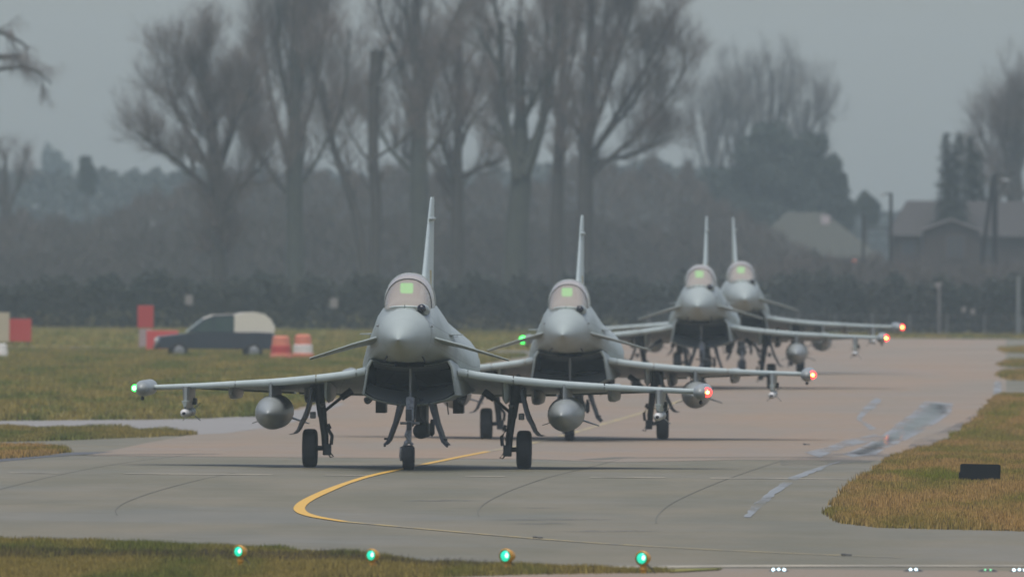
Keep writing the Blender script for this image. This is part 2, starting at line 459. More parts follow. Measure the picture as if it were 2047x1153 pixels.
# yellow taxi line: far stretch (faint), bright curve, worn tail
ylw = [(1420, 783), (1300, 822), (1180, 855), (1080, 882), (960, 905)]
ribbon('taxi_line_far', [at(*p) for p in ylw], 0.16, 0.010, M['yellow_worn'])
ylw = [(975, 903), (900, 918), (818, 935), (740, 951), (690, 967), (655, 981), (622, 996), (604, 1007), (597, 1017), (605, 1026), (632, 1034), (690, 1043)]
ribbon('taxi_line', [at(*p) for p in ylw], [0.15] * 5 + [0.19] * 6 + [0.15], 0.012, M['yellow'])
ylw = [(690, 1043), (800, 1053), (920, 1064), (1060, 1076), (1220, 1088), (1500, 1103), (1800, 1115)]
ribbon('taxi_line_worn', [at(*p) for p in ylw], [0.15, 0.14, 0.14, 0.13, 0.12, 0.11, 0.1], 0.010, M['yellow_worn'])
# cream cross line, broken
for a, b in ((20, 118), (250, 545), (650, 735), (930, 1010), (1180, 1330), (1420, 1700)):
    y = lambda x: 945.5 + (x - 60) * 0.0075
    ribbon('cross_line', [at(a, y(a)), at(b, y(b))], 1.0, 0.008, M['cream'])
# seams and cracks
for pts in ([(235, 1030), (229, 1020), (245, 1006), (300, 985), (400, 958), (470, 945)],
            [(958, 1033), (954, 1022), (968, 1006), (1010, 984), (1090, 955), (1180, 934), (1240, 918)],
            [(1312, 1046), (1312, 1032), (1340, 1006), (1420, 970), (1510, 938), (1560, 922)],
            [(0, 978), (90, 955), (230, 927), (380, 909)],
            [(0, 1008), (160, 1000)]):
    ribbon('pavement_seam', [at(*p) for p in pts], 0.022, 0.007, M['crack'])
for a, b, w in (((0, 911), (425, 907.5), 0.9), ((1240, 915), (1690, 914), 0.9), ((1180, 919), (1250, 914), 0.7)):
    ribbon('pavement_joint', [at(*a), at(*b)], w * .7, 0.008, M['crack'])
# wet strips and puddles on the right of the tarmac
def puddle(name, px, m, z):
    P = np.array([at(*p) for p in px]); Q = []
    for a, b in zip(P, np.roll(P, -1, 0)):
        for t in np.linspace(0, 1, 7)[:-1]:
            q = a + (b - a) * t; Q.append((q[0] + 0.015 * sin(q[1] * 1.1) + 0.01 * sin(q[1] * 3.3), q[1] + 0.3 * sin(q[0] * 11)))
    Q = np.array(Q)
    patch(name, Q, z, m)
    if m is M['wet']:                                         # thicker film towards the middle of the puddle
        V, F = ztri(Q, 0, 3.0); L_, R_ = V[0::2], V[1::2]
        for k in (0.72, 0.42):
            W = []
            n = len(L_)
            for l, r in zip(L_, R_):
                c = (l + r) / 2; W += [c + (l - c) * k + (0, 0, z + 0.002 * (1.2 - k)), c + (r - c) * k + (0, 0, z + 0.002 * (1.2 - k))]
            link(name, mesh_np(name, np.array(W)[4:-4] if n > 8 else np.array(W), [F[:-4] if n > 8 else F]), m)['kind'] = 'structure'
puddle('sheen_film', [(1850, 803), (1905, 806), (1902, 826), (1872, 846), (1838, 866), (1800, 884), (1772, 896), (1752, 908), (1705, 914), (1685, 908), (1735, 886), (1768, 868), (1793, 848), (1822, 828)], M['pale_sheen'], 0.0075)  # pale painted sheen around the puddle
puddle('puddle', [(1862, 806), (1897, 810), (1893, 824), (1868, 842), (1835, 862), (1800, 878), (1772, 890), (1752, 903), (1718, 910), (1700, 905), (1742, 888), (1775, 870), (1800, 850), (1830, 832)], M['wet'], 0.009)
puddle('puddle', [(1752, 795), (1764, 800), (1750, 815), (1728, 830), (1722, 840), (1752, 856), (1740, 860), (1712, 838), (1722, 822)], M['pale_sheen'], 0.010)
puddle('puddle', [(1668, 925), (1682, 922), (1640, 940), (1598, 957), (1555, 985), (1530, 1008), (1500, 1034), (1487, 1034), (1505, 1010), (1540, 982), (1578, 955), (1625, 938)], M['pale_sheen'], 0.011)
puddle('puddle', [(1990, 762), (2003, 764), (2001, 790), (1994, 800), (1986, 798)], M['pale_sheen'], 0.012)
puddle('damp_patch', [(1560, 915), (1700, 905), (1760, 905), (1790, 910), (1740, 925), (1640, 930), (1560, 930)], M['damp'], 0.013)
puddle('damp_patch', [(1830, 880), (1880, 862), (1925, 842), (1965, 815), (1975, 822), (1940, 850), (1890, 885), (1800, 905)], M['damp'], 0.013)
puddle('wet_streak', [(1610, 905), (1690, 880), (1750, 868), (1765, 874), (1690, 895), (1640, 915)], M['pale_sheen'], 0.014)
for a, b, yv in ((800, 980, 1001), (900, 1130, 1016), (960, 1240, 1039), (1010, 1180, 1047), (1100, 1330, 1062)):
    puddle('wet_streak', [(a, yv), ((a + b) / 2, yv - 2.2), (b, yv - 0.6), ((a + b) / 2, yv + 1.4)], M['damp'], 0.006)

# ------------------------------------------------------------------ grass
def inside(P, x, y):
    P = np.array(P); r = np.zeros(len(x), bool)
    for a, b in zip(P, np.roll(P, -1, 0)):
        c = (a[1] <= y) != (b[1] <= y)
        r ^= c & (x < a[0] + (b[0] - a[0]) * (y - a[1]) / (b[1] - a[1] + 1e-12))
    return r

def clump(x, y, k=1.0):
    return 0.5 + 0.25 * np.sin(x * 2.3 * k + 1.3 * np.sin(y * 0.37 * k)) + 0.25 * np.sin(y * 0.61 * k + 2.1 * np.sin(x * 1.1 * k))

def grass(name, poly, n, h, w, m, label=None, edge=True, lean=0.35, rag=1.0):
    Q = []
    for a, b in zip(np.array(poly, float), np.roll(np.array(poly, float), -1, 0)):
        m_ = int(np.clip(np.hypot((b[0] - a[0]) * 4, (b[1] - a[1])) / 3, 1, 40))
        for t in np.arange(m_) / m_:
            q = a + (b - a) * t
            Q.append((q[0] + rag * (0.05 * sin(q[1] * 1.3) + 0.05 * sin(q[1] * 3.7 + 1)), q[1] + rag * (0.5 * sin(q[0] * 5) + 0.4 * sin(q[0] * 13 + 2))))
    poly = Q
    P = np.array(poly, float)
    lo, hi = P.min(0), P.max(0)
    xs, ys_ = [], []
    got = 0
    while got < n:
        y = rng.uniform(lo[1], hi[1], n); x = rng.uniform(lo[0], hi[0], n)
        k = inside(P, x, y); xs.append(x[k]); ys_.append(y[k]); got += k.sum()
        if k.sum() == 0: break
    x = np.concatenate(xs)[:n]; y = np.concatenate(ys_)[:n]
    if edge:                                                 # ragged rim of longer blades
        L = np.roll(P, -1, 0) - P; ln = np.linalg.norm(L * [6, 1], axis=1); pick = rng.choice(len(P), n // 7, p=ln / ln.sum())
        t = rng.random(n // 7)
        e = P[pick] + L[pick] * t[:, None] + rng.normal(0, 1, (n // 7, 2)) * [0.05, 0.35]
        x = np.concatenate([x, e[:, 0]]); y = np.concatenate([y, e[:, 1]])
    k = len(x)
    hh = h * (0.35 + 0.6 * clump(x, y) + 0.4 * clump(x, y, 3.1)) * rng.uniform(0.45, 1.3, k)
    ww = w * rng.uniform(0.6, 1.4, k)
    a = rng.uniform(-0.9, 0.9, k)
    dx, dy = np.cos(a) * ww / 2, np.sin(a) * ww / 2
    la = rng.uniform(0, 2 * pi, k); ll = hh * lean * rng.random(k) * 1.6
    z = G(y)
    B0 = np.c_[x - dx, y - dy, z - 0.02]; B1 = np.c_[x + dx, y + dy, z - 0.02]
    T = np.c_[x + np.cos(la) * ll, y + np.sin(la) * ll, z + hh]
    V = np.stack([B0, B1, T], 1).reshape(-1, 3)
    F = np.arange(3 * k).reshape(-1, 3)
    sv, sf = ztri(poly, 0.02)
    V2 = np.concatenate([V, sv]); 
    me = mesh_np(name, V2, [F, sf + len(V)])
    tint = np.clip(np.repeat(rng.random(k), 3), 0, 1)
    tint = np.concatenate([tint, np.full(len(sv), 0.5)]).astype(np.float32)
    at_ = me.attributes.new('tint', 'FLOAT', 'POINT'); at_.data.foreach_set('value', tint)
    o = link(name, me, m); tag(o, kind='stuff')
    return o

pts = lambda L: [at(*p) for p in L]
# right island beside the taxiway
right_poly = pts([(2075, 790), (2040, 791), (2010, 790), (1992, 797), (1975, 818), (1950, 848), (1910, 876), (1868, 897), (1815, 908), (1790, 918), (1745, 950), (1706, 975), (1682, 1000), (1670, 1022), (1672, 1036), (1700, 1046), (1760, 1054), (1900, 1058), (2090, 1062)])
grass('long_dry_grass', right_poly, 230000, 0.115, 0.022, M['blades_dry'])
# bottom-left verge
M['field'] = blade_mat('field_grass', (0.132, 0.146, 0.036), (0.245, 0.195, 0.060), (0.12, 0.10, 0.05), 0.22)
M['moss'] = blade_mat('green_short_grass', (0.15, 0.17, 0.02), (0.24, 0.20, 0.04), (0.10, 0.08, 0.03))
grass('green_patch', pts([(1775, 952), (1820, 946), (1890, 950), (1925, 956), (1920, 966), (1860, 968), (1800, 961)]), 9000, 0.135, 0.02, M['moss'], edge=False)
grass('green_patch', pts([(1900, 872), (1950, 850), (1985, 822), (2030, 815), (2047, 830), (1990, 860), (1930, 880)]), 9000, 0.14, 0.02, M['moss'], edge=False)
near_poly = pts([(-40, 1082), (150, 1086), (300, 1092), (450, 1096), (560, 1100), (640, 1106), (720, 1113), (820, 1124), (950, 1131), (1060, 1135), (1180, 1137), (1300, 1140), (1330, 1142), (1200, 1144), (1060, 1148), (900, 1152), (600, 1163), (-40, 1172)])
grass('verge_grass', near_poly, 120000, 0.095, 0.014, M['blades'])
grass('verge_grass', pts([(1290, 1140), (1350, 1137.5), (1455, 1139), (1440, 1142), (1330, 1143.5)]), 1500, 0.03, 0.012, M['blades'], edge=False)
stalk = mat('dead_stalks', (.075, .052, .036), .9, c2=(.035, .026, .02), scale=6)
grass('dead_stalks', pts([(-40, 1104), (300, 1108), (520, 1110), (700, 1114), (900, 1129), (1000, 1134), (960, 1139), (700, 1128), (400, 1122), (-40, 1120)]), 7000, 0.13, 0.011, stalk, edge=False, lean=.5)
# left islands between the paved turnings
grass('island_grass', pts([(-60, 853), (60, 856), (230, 857), (330, 862), (390, 868), (330, 872), (200, 877), (60, 882), (-60, 884)]), 30000, 0.11, 0.028, M['blades'])
grass('island_grass', pts([(-60, 893), (60, 894), (120, 899), (132, 904), (100, 909), (30, 915), (-60, 920)]), 16000, 0.11, 0.026, M['blades_dry'])
puddle('dark_shoulder', [(-60, 921), (30, 915.5), (100, 909.5), (136, 904), (235, 903), (200, 906), (120, 912), (40, 919), (-60, 929)], M['asphalt'], 0.005)
puddle('side_path', [(-60, 840), (200, 839), (420, 836), (600, 820), (640, 806), (690, 806), (640, 830), (560, 850), (450, 866), (400, 868), (330, 861), (230, 856), (-60, 852)], M['paleasphalt'], 0.0065)
# big left field
grass('field_grass', pts([(-80, 700), (400, 700), (800, 700), (1050, 712), (990, 722), (850, 750), (690, 790), (610, 812), (520, 832), (350, 838), (100, 840), (-80, 842)]), 120000, 0.15, 0.06, M['field'])
far_field = [(-45, 845), (1.8, 845), (6.8, 1032), (-45, 1032)]
grass('field_grass', far_field, 40000, 0.14, 0.10, M['field'], edge=False)
# far right islands
for q in ([(1998, 697), (2080, 694), (2080, 706), (2010, 705)], [(1998, 728), (2020, 723), (2080, 721), (2080, 735), (2010, 733)], [(1994, 750), (2020, 743), (2080, 741), (2080, 761), (2020, 760)]):
    grass('island_grass', pts(q), 6000, 0.13, 0.05, M['blades_dry'])
grass('field_grass', [(-4, 996), (40, 996), (40, 1034), (-4, 1034)], 20000, 0.14, 0.10, M['blades'], edge=False)

# soil heap in the verge
x0, y0 = at(705, 1115)
b = MB(); secs = []
for i in range(8):
    t = i / 7; secs.append([(x0 + (j / 11 - 0.5) * 0.75, y0 + (t - 0.5) * 2.2, float(G(y0)) - 0.01 + 0.075 * max(0, 1 - (2 * j / 11 - 1) ** 2) * sin(pi * t) * random.uniform(0.7, 1.15)) for j in range(12)])
b.loft(secs, closed=False, cap=(False, False))
o = b.build('soil_heap', mat('dark_soil', (0.045, 0.036, 0.028), 0.95, c2=(0.02, 0.017, 0.014), scale=14), smooth=False)
tag(o, 'small heap of dark bare soil in the near grass verge', 'soil heap')

# ------------------------------------------------------------------ fighter jet
def hermite(keys, u):
    """keys: sorted list of (u, array). smooth interpolation"""
    us = np.array([k[0] for k in keys]); A = np.array([k[1] for k in keys], float)
    i = int(np.clip(np.searchsorted(us, u) - 1, 0, len(us) - 2))
    h = us[i + 1] - us[i]; t = (u - us[i]) / h
    def slope(j):
        if j == 0: return (A[1] - A[0]) / (us[1] - us[0])
        if j == len(us) - 1: return (A[-1] - A[-2]) / (us[-1] - us[-2])
        return (A[j + 1] - A[j - 1]) / (us[j + 1] - us[j - 1])
    m0, m1 = slope(i) * h, slope(i + 1) * h
    return (2*t**3-3*t**2+1)*A[i] + (t**3-2*t**2+t)*m0 + (-2*t**3+3*t**2)*A[i+1] + (t**3-t**2)*m1

def ell(a, b_, zc, n=13):
    return [(a * sin(pi * k / (n - 1)), zc + b_ * cos(pi * k / (n - 1))) for k in range(n)]

def resample(p, n=13):
    p = np.array(p); d = np.r_[0, np.cumsum(np.linalg.norm(np.diff(p, axis=0), axis=1))]
    t = np.linspace(0, d[-1], n)
    return np.c_[np.interp(t, d, p[:, 0]), np.interp(t, d, p[:, 1])]

BODY = [(0.0, ell(.012, .012, 2.59)), (.12, ell(.06, .06, 2.59)), (.35, ell(.135, .135, 2.592)), (.7, ell(.22, .218, 2.60)), (1.1, ell(.305, .30, 2.615)), (1.6, ell(.395, .385, 2.63)), (2.1, ell(.465, .45, 2.65)), (2.6, ell(.52, .50, 2.665)), (3.1, ell(.558, .53, 2.67)),
    (4.0, resample([(0,3.27),(.25,3.26),(.42,3.2),(.55,3.06),(.62,2.9),(.645,2.7),(.65,2.5),(.60,2.32),(.48,2.2),(.28,2.13),(0,2.11)])),
    (5.0, resample([(0,3.36),(.25,3.35),(.42,3.27),(.56,3.08),(.66,2.88),(.74,2.68),(.79,2.5),(.80,2.34),(.74,2.2),(.42,2.12),(0,2.10)])),
    (6.0, resample([(0,3.42),(.2,3.41),(.38,3.31),(.54,3.1),(.68,2.86),(.79,2.66),(.86,2.48),(.90,2.28),(.89,2.1),(.6,2.0),(0,1.98)])),
    (7.5, resample([(0,3.44),(.16,3.42),(.31,3.29),(.47,3.08),(.64,2.84),(.80,2.62),(.93,2.42),(1.01,2.22),(1.04,2.0),(.9,1.8),(0,1.7)])),
    (9.0, resample([(0,3.36),(.13,3.33),(.27,3.18),(.45,2.96),(.65,2.7),(.85,2.5),(.99,2.34),(1.08,2.15),(1.10,1.9),(1.0,1.6),(0,1.5)])),
    (11.5, resample([(0,3.2),(.12,3.15),(.3,2.98),(.5,2.76),(.7,2.56),(.87,2.42),(1.0,2.28),(1.08,2.1),(1.1,1.85),(1.0,1.5),(0,1.42)])),
    (14.0, resample([(0,2.92),(.15,2.88),(.35,2.76),(.55,2.62),(.72,2.5),(.85,2.38),(.94,2.22),(.98,2.0),(.95,1.75),(.8,1.5),(0,1.45)])),
    (15.2, resample([(0,2.66),(.15,2.64),(.35,2.58),(.55,2.5),(.72,2.4),(.82,2.28),(.88,2.12),(.9,1.98),(.86,1.78),(.72,1.6),(0,1.58)]))]

def ring(u, n=13, sc=1.0):
    h = hermite(BODY, u)
    L = [(float(x) * sc, u, float(z)) for x, z in h]
    R = [(-x, y, z) for x, y, z in L[-2:0:-1]]
    return L + R

def foil(u0, u1, zle, zte, th, x, n=9, nose=0.5):
    """airfoil section at span x, returns closed loop of points"""
    c = u1 - u0
    s = [0, .006, .02, .05, .12, .3, .55, .8, 1.0]
    t = lambda a: th * (1.48 * sqrt(a) - 0.63 * a - 1.76 * a * a + 1.42 * a ** 3 - 0.51 * a ** 4) * 1.0
    zc = lambda a: zle + (zte - zle) * a
    up = [(x, u0 + c * a, zc(a) + t(a)) for a in s]
    dn = [(x, u0 + c * a, zc(a) - t(a) * 0.9) for a in s[-2:0:-1]]
    return up + dn

def make_jet():
    J = empty('fighter_jet')
    # -- fuselage and nose
    b = MB(); b.loft([ring(u) for u in np.concatenate([np.arange(2.68, 6.2, 0.12), np.arange(6.3, 15.21, 0.3)])])
    fus = b.build('fuselage', M['paint'], J, angle=60)
    b = MB(); b.loft([ring(u) for u in [0, .03, .06, .1, .16, .24, .34, .46, .6, .8, 1.0, 1.2, 1.4, 1.6, 1.8, 2.0, 2.2, 2.4, 2.55, 2.665]])
    rad = b.build('radome', M['radome'], J, angle=60)
    b = MB(); b.lathe_y([(-.13, .004), (-.10, .011), (0.02, .016)], (0, 0, 2.59), 10)
    b.build('nose_probe', M['gearlight'], rad)
    b = MB(); b.loft([[(x * 1.003, u, 2.64 + (z - 2.64) * 1.003) for x, _, z in ring(u)] for u in (2.655, 2.68)], cap=(False, False)); b.build('radome_seam', M['seam'], rad)
    for sx, zz in ((-.445, 2.83), (.45, 2.83)):
        b = MB(); b.tube([(sx * 1.10, 2.95, zz), (sx * 1.20, 2.85, zz - .005), (sx * 1.22, 2.7, zz - .005)], [.024, .018, .008], 8)
        b.build('pitot_probe', M['gearlight'], fus)
    for s in (-1, 1):                                                     # angle-of-attack vanes lower nose
        b = MB(); b.tube([(s * .34, 2.9, 2.24), (s * .40, 2.86, 2.14)], .018, 6)
        b.build('air_data_vane', M['dark'], fus)
    b = MB(); b.tube([(0, 2.75, 3.15), (0, 2.72, 3.24)], .008, 6); b.build('rain_sensor', M['dark'], fus)
    # -- fuselage strakes
    for s in (-1, 1):
        b = MB(); x0, x1 = .72 * s, 1.0 * s
        b.add([(x0, 5.0, 2.66), (x0, 6.0, 2.66), (x1, 5.9, 2.65), (x1, 5.45, 2.65), (x0, 5.0, 2.63), (x0, 6.0, 2.63), (x1, 5.9, 2.635), (x1, 5.45, 2.635)],
              [(0, 1, 2, 3), (4, 7, 6, 5), (0, 3, 7, 4), (3, 2, 6, 7), (2, 1, 5, 6), (0, 4, 5, 1)])
        b.build('strake', M['paint'], J, smooth=False)
    # -- windscreen and canopy
    def arch(u, zt, w, zb, n=21, e=2.3):
        out = []
        for k in range(n):
            a = pi * k / (n - 1); c, s = cos(a), sin(a)
            out.append((w * (abs(c) ** (2 / e)) * (1 if c >= 0 else -1), u, zb + (zt - zb) * (abs(s) ** (2 / e))))
        return out
    ws = [(2.98, 3.215, .28, 3.16), (3.15, 3.30, .355, 3.15), (3.4, 3.42, .41, 3.15), (3.7, 3.565, .438, 3.15), (3.95, 3.665, .45, 3.15), (4.15, 3.72, .452, 3.15)]
    b = MB(); b.loft([arch(*k) for k in ws], closed=False, cap=(False, False)); scr = b.build('windscreen', M['screen'], J)
    cn = [(4.155, 3.725, .455, 3.15), (4.3, 3.775, .472, 3.15), (4.6, 3.825, .488, 3.17), (5.0, 3.83, .49, 3.2), (5.4, 3.76, .47, 3.24), (5.8, 3.64, .41, 3.28), (6.2, 3.5, .30, 3.32), (6.5, 3.42, .16, 3.36)]
    b = MB(); b.loft([arch(*k) for k in cn], closed=False, cap=(False, False)); can = b.build('canopy', M['canopy'], J)
    b = MB(); b.tube([Vector(p) + Vector((0, -.006, .004)) for p in arch(4.15, 3.727, .457, 3.15)], .012, 6); b.build('canopy_arch', M['seam'], can)
    b = MB(); b.tube([Vector((p[0] * 1.01, p[1] + .02, p[2])) for p in arch(4.95, 3.832, .492, 3.2)], .012, 6); b.build('canopy_rim', M['paint'], can)
    # sill
    b = MB(); b.tube([(-.30, 3.02, 3.185), (-.2, 2.965, 3.2), (0, 2.94, 3.21), (.2, 2.965, 3.2), (.30, 3.02, 3.185)], .016, 6); b.build('screen_sill', M['edge'], scr)
    # cockpit: seat, pilot display, coaming
    b = MB(); b.box(-.18, .18, 4.95, 5.1, 3.0, 3.58); b.build('ejection_seat', mat('seat_beige', (.36, .32, .28), .8), J, bevel=.03)
    hq = [(-.02 + (.09 if cx > 0 else -.09) + .035 * cos(radians(a0 + q)), 3.55 + (.065 if cz > 0 else -.065) + .035 * sin(radians(a0 + q))) for cx, cz, a0 in ((1, 1, 0), (-1, 1, 90), (-1, -1, 180), (1, -1, 270)) for q in (0, 22.5, 45, 67.5, 90)]
    b = MB(); b.loft([[(x, y, z) for x, z in hq] for y in (3.93, 3.938)]); b.build('head_up_display', M['hud'], J, smooth=False)
    b = MB(); b.loft([[(.33 * cos(pi * k / 8), u, 3.2 + h * sin(pi * k / 8)) for k in range(9)] for u, h in ((3.5, .02), (3.65, .085), (4.1, .11))], closed=False, cap=(False, False))
    b.build('coaming', M['dark'], J)
    # -- infra-red ball on the port bow
    b = MB(); b.loft([[(.335 + r * cos(2 * pi * k / 14), u, zz + r * 1.05 * sin(2 * pi * k / 14)) for k in range(14)] for u, r, zz in ((2.72, .07, 3.155), (2.8, .105, 3.15), (3.1, .12, 3.13), (3.6, .12, 3.11), (4.1, .07, 3.08))])
    turret = b.build('sensor_turret', M['paint'], J)
    b = MB(); b.sphere((.325, 2.72, 3.165), .088, 18, 12); b.build('sensor_ball', M['blackglass'], turret)
    # -- canards
    for s in (-1, 1):
        b = MB()
        b.loft([foil(3.12, 4.75, 2.60, 2.485, .075, s * .53), foil(3.7, 4.88, 2.455, 2.375, .06, s * 1.05), foil(4.62, 5.12, 2.17, 2.13, .032, s * 1.93)])
        c = b.build('canard', M['paint'], J, angle=50)
        b = MB()
        b.tube([(s * .56, 3.14, 2.600), (s * 1.05, 3.68, 2.462), (s * 1.93, 4.61, 2.175)], [.02, .016, .009], 6)
        b.build('canard_leading_edge', M['edge'], c)
    # -- intake: outer cowl, duct, splitter, lower lip
    half = [(0, 2.025), (.25, 2.035), (.5, 2.07), (.735, 2.125), (.80, 2.01), (.84, 1.75), (.885, 1.485), (.70, 1.385), (.45, 1.32), (.2, 1.285), (0, 1.275)]
    def loop(hp, u):
        L = [(x, u, z) for x, z in hp]; R = [(-x, y, z) for x, y, z in L[-2:0:-1]]
        return L + R
    def scale(hp, sx, zc, sz, dz=0): return [(x * sx, zc + (z - zc) * sz + dz) for x, z in hp]
    def rake(lp): return [(x, y + (2.1 - z) * -0.0 , z) for x, y, z in lp]
    o1 = scale(half, 1.035, 1.7, 1.05)
    outs = [loop(half, 5.0), loop(o1, 5.03), loop(scale(half, 1.06, 1.7, 1.08), 5.35), loop([(x * 1.1, 1.7 + (z - 1.7) * 1.15 if z > 1.7 else z - .03) for x, z in half], 6.2),
            loop([(x * 1.14, 1.7 + (z - 1.7) * 1.2 if z > 1.7 else z - .03) for x, z in half], 8.0), loop([(x * 1.16, 1.7 + (z - 1.7) * 1.2 if z > 1.7 else z) for x, z in half], 11.0), loop([(x * .98, 1.8 + (z - 1.8) * .8) for x, z in half], 14.8)]
    b = MB(); b.loft(outs, cap=(False, True)); cowl = b.build('air_intake', M['paint'], J, angle=35)
    ins = [loop(half, 5.0), loop(scale(half, .985, 1.7, .97), 5.06), loop([(x * .975, 1.7 + (z - 1.7) * (.62 if z > 1.7 else .55)) for x, z in half], 6.1), loop([(x * .93, 1.72 + (z - 1.7) * .5) for x, z in half], 8.2)]
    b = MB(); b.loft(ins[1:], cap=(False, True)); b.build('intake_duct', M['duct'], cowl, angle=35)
    b = MB(); b.loft(ins[:2], cap=(False, False)); b.build('intake_lip', M['edge'], cowl, angle=35)
    low = [(-.875, 1.50), (-.70, 1.40), (-.45, 1.325), (-.2, 1.285), (0, 1.275), (.2, 1.285), (.45, 1.325), (.70, 1.40), (.875, 1.50)]
    b = MB(); b.loft([[(x * .98, 5.04, z + .012) for x, z in low], [(x * .97, 5.5, z + .13) for x, z in low], [(x * .965, 5.9, z * .75 + .575) for x, z in low]], closed=False, cap=(False, False)); b.build('lower_lip', M['lip'], cowl)
    upr = [(-.735, 2.125), (-.5, 2.07), (-.25, 2.035), (0, 2.025), (.25, 2.035), (.5, 2.07), (.735, 2.125)]
    b = MB(); b.loft([[(x * .985, 5.04, z - .02) for x, z in upr], [(x * .99, 5.9, z - .14) for x, z in upr]], closed=False, cap=(False, False)); b.build('upper_ramp', M['lip'], cowl)
    b = MB(); b.box(-.022, .022, 5.25, 8.0, 1.30, 2.02); b.build('intake_splitter', M['splitter'], cowl, bevel=.008)
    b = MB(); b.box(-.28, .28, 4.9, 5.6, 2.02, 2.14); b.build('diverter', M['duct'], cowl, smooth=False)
    # -- wings
    X = [.88, 1.25, 1.75, 2.3, 2.9, 3.5, 4.2, 4.8, 5.38]
    LEu = [5.75 + (x - .88) * 1.30 for x in X]
    LEz = [1.93, 1.845, 1.775, 1.71, 1.655, 1.615, 1.565, 1.53, 1.50]
    TEu = [13.0 - (x - .88) * .08 for x in X]
    TEz = [1.40, 1.385, 1.385, 1.40, 1.425, 1.45, 1.48, 1.50, 1.50]
    TH = [.165, .145, .13, .115, .10, .085, .068, .058, .05]
    for s in (-1, 1):
        b = MB(); b.loft([foil(LEu[i], TEu[i], LEz[i], TEz[i], TH[i], s * X[i]) for i in range(9)])
        w = b.build('wing', M['paint'], J, angle=60)
        def lep(x): return np.interp(x, X, LEu), np.interp(x, X, LEz), np.interp(x, X, TH)
        for a, c in ((.9, 1.08), (1.1, 1.92), (1.94, 3.62), (3.64, 5.36)):
            secs = []
            for x in np.linspace(a, c, 6):
                u, z, t = lep(x); r = .038 + .40 * t; r = min(r, .085)
                secs.append([(s * x, u + .05 - (r * 1.5) * cos(q), z - .004 + r * .92 * sin(q)) for q in np.linspace(-1.45, 1.45, 9)])
            b = MB(); b.loft(secs, closed=False, cap=(False, False)); b.build('slat', M['edge'], w)
        for a, c, dz in ((1.15, 2.55, -.02), (2.65, 4.5, -.01)):                 # flaperons along the trailing edge
            u = lambda x: np.interp(x, X, TEu); z = lambda x: np.interp(x, X, TEz)
            b = MB(); b.loft([[(s * x, u(x) - .02, z(x) + .035), (s * x, u(x) + .75, z(x) + dz - .02), (s * x, u(x) + .75, z(x) + dz - .035), (s * x, u(x) - .02, z(x) - .035)] for x in (a, c)])
            b.build('flaperon', M['paint'], w, smooth=False)
        for x, zb, wd in ((2.24, 1.22, .105), (3.74, 1.29, .10)):                  # actuator fairings
            b = MB()
            secs = []
            for u, k in ((9.9, .2), (10.2, .7), (10.8, 1.0), (12.6, 1.0), (13.6, .35)):
                zt = 1.62; d = (zt - zb) * (0.55 + .45 * k)
                secs.append([(s * (x + wd * k * cx), u, zt - d * cz) for cx, cz in ((-1, 0), (-1, .75), (-.8, .93), (-.4, 1), (.4, 1), (.8, .93), (1, .75), (1, 0))])
            b.loft(secs); b.build('actuator_fairing', M['tankpaint'], w)
        # wing tip pod with navigation light
        b = MB(); zt, xt = 1.495, 5.5
        b.lathe_y([(9.6, .02), (9.64, .075), (9.75, .118), (9.95, .148), (10.3, .160), (12.6, .155), (13.2, .12), (13.6, .05), (13.7, .02)], (s * xt, 0, zt), 24)
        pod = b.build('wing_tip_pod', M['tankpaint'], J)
        b = MB(); b.sphere((s * (xt + .135), 9.86, zt + .01), .098 if s > 0 else .07, 14, 10); b.build('nav_light', M['red'] if s > 0 else M['green'], pod)  # lens drawn oversize so that it reads as bloom round the lamp
        b = MB(); b.sphere((s * (xt + .145), 9.785, zt + .01), .036, 12, 8); b.build('nav_light_core', M['redcore'] if s > 0 else M['greencore'], pod)
        b = MB(); b.sphere((s * (xt + .0), 10.1, zt - .195), .04, 10, 8, sy=1.6); b.tube([(s * xt, 10.1, zt - .1), (s * xt, 10.1, zt - .16)], .02, 6); b.build('pod_antenna', M['dark'], pod)
        # inboard pylon stub
        b = MB()
        b.loft([[(s * (1.74 + a * wd), u, z) for a, z in ((-1, 1.75), (-.8, zb + .1), (0, zb), (.8, zb + .1), (1, 1.75))] for u, wd, zb in ((7.35, .02, 1.5), (7.7, .06, 1.30), (8.2, .085, 1.26), (10.0, .085, 1.28), (10.6, .03, 1.36))])
        b.build('inboard_pylon', M['edge'], J)
        # drop tank
        tz, tx, R = 1.06, 2.87, .338
        b = MB()
        prof = [(0, .01), (.05, .055), (.18, .12), (.45, .205), (.85, .275), (1.3, .318), (1.8, R), (3.4, R), (4.2, .30), (4.9, .21), (5.4, .09), (5.55, .02)]
        us = np.linspace(0, 5.55, 34) ; us = 5.55 * (us / 5.55) ** 1.3
        b.lathe_y([(float(u), float(np.interp(u, [p[0] for p in prof], [p[1] for p in prof]))) for u in us], (s * tx, 7.1, tz), 32)
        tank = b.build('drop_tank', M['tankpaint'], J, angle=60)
        for q in (-1, 1):
            b = MB(); b.add([(s * tx + q * .2, 11.3, tz - .12), (s * tx + q * .2, 12.2, tz - .12), (s * tx + q * .56, 12.25, tz - .25), (s * tx + q * .56, 11.9, tz - .25), (s * tx + q * .2, 11.3, tz - .145), (s * tx + q * .2, 12.2, tz - .145), (s * tx + q * .56, 12.25, tz - .265), (s * tx + q * .56, 11.9, tz - .265)],
                            [(0, 1, 2, 3), (4, 7, 6, 5), (0, 3, 7, 4), (3, 2, 6, 7), (2, 1, 5, 6), (0, 4, 5, 1)])
            b.build('tank_fin', M['tankpaint'], tank, smooth=False)
        b = MB(); b.loft([[(s * tx - wd, u, 1.66), (s * tx - wd, u, 1.34), (s * tx + wd, u, 1.34), (s * tx + wd, u, 1.66)] for u, wd in ((8.25, .012), (8.4, .05), (8.9, .072), (11.0, .072), (11.6, .02))])
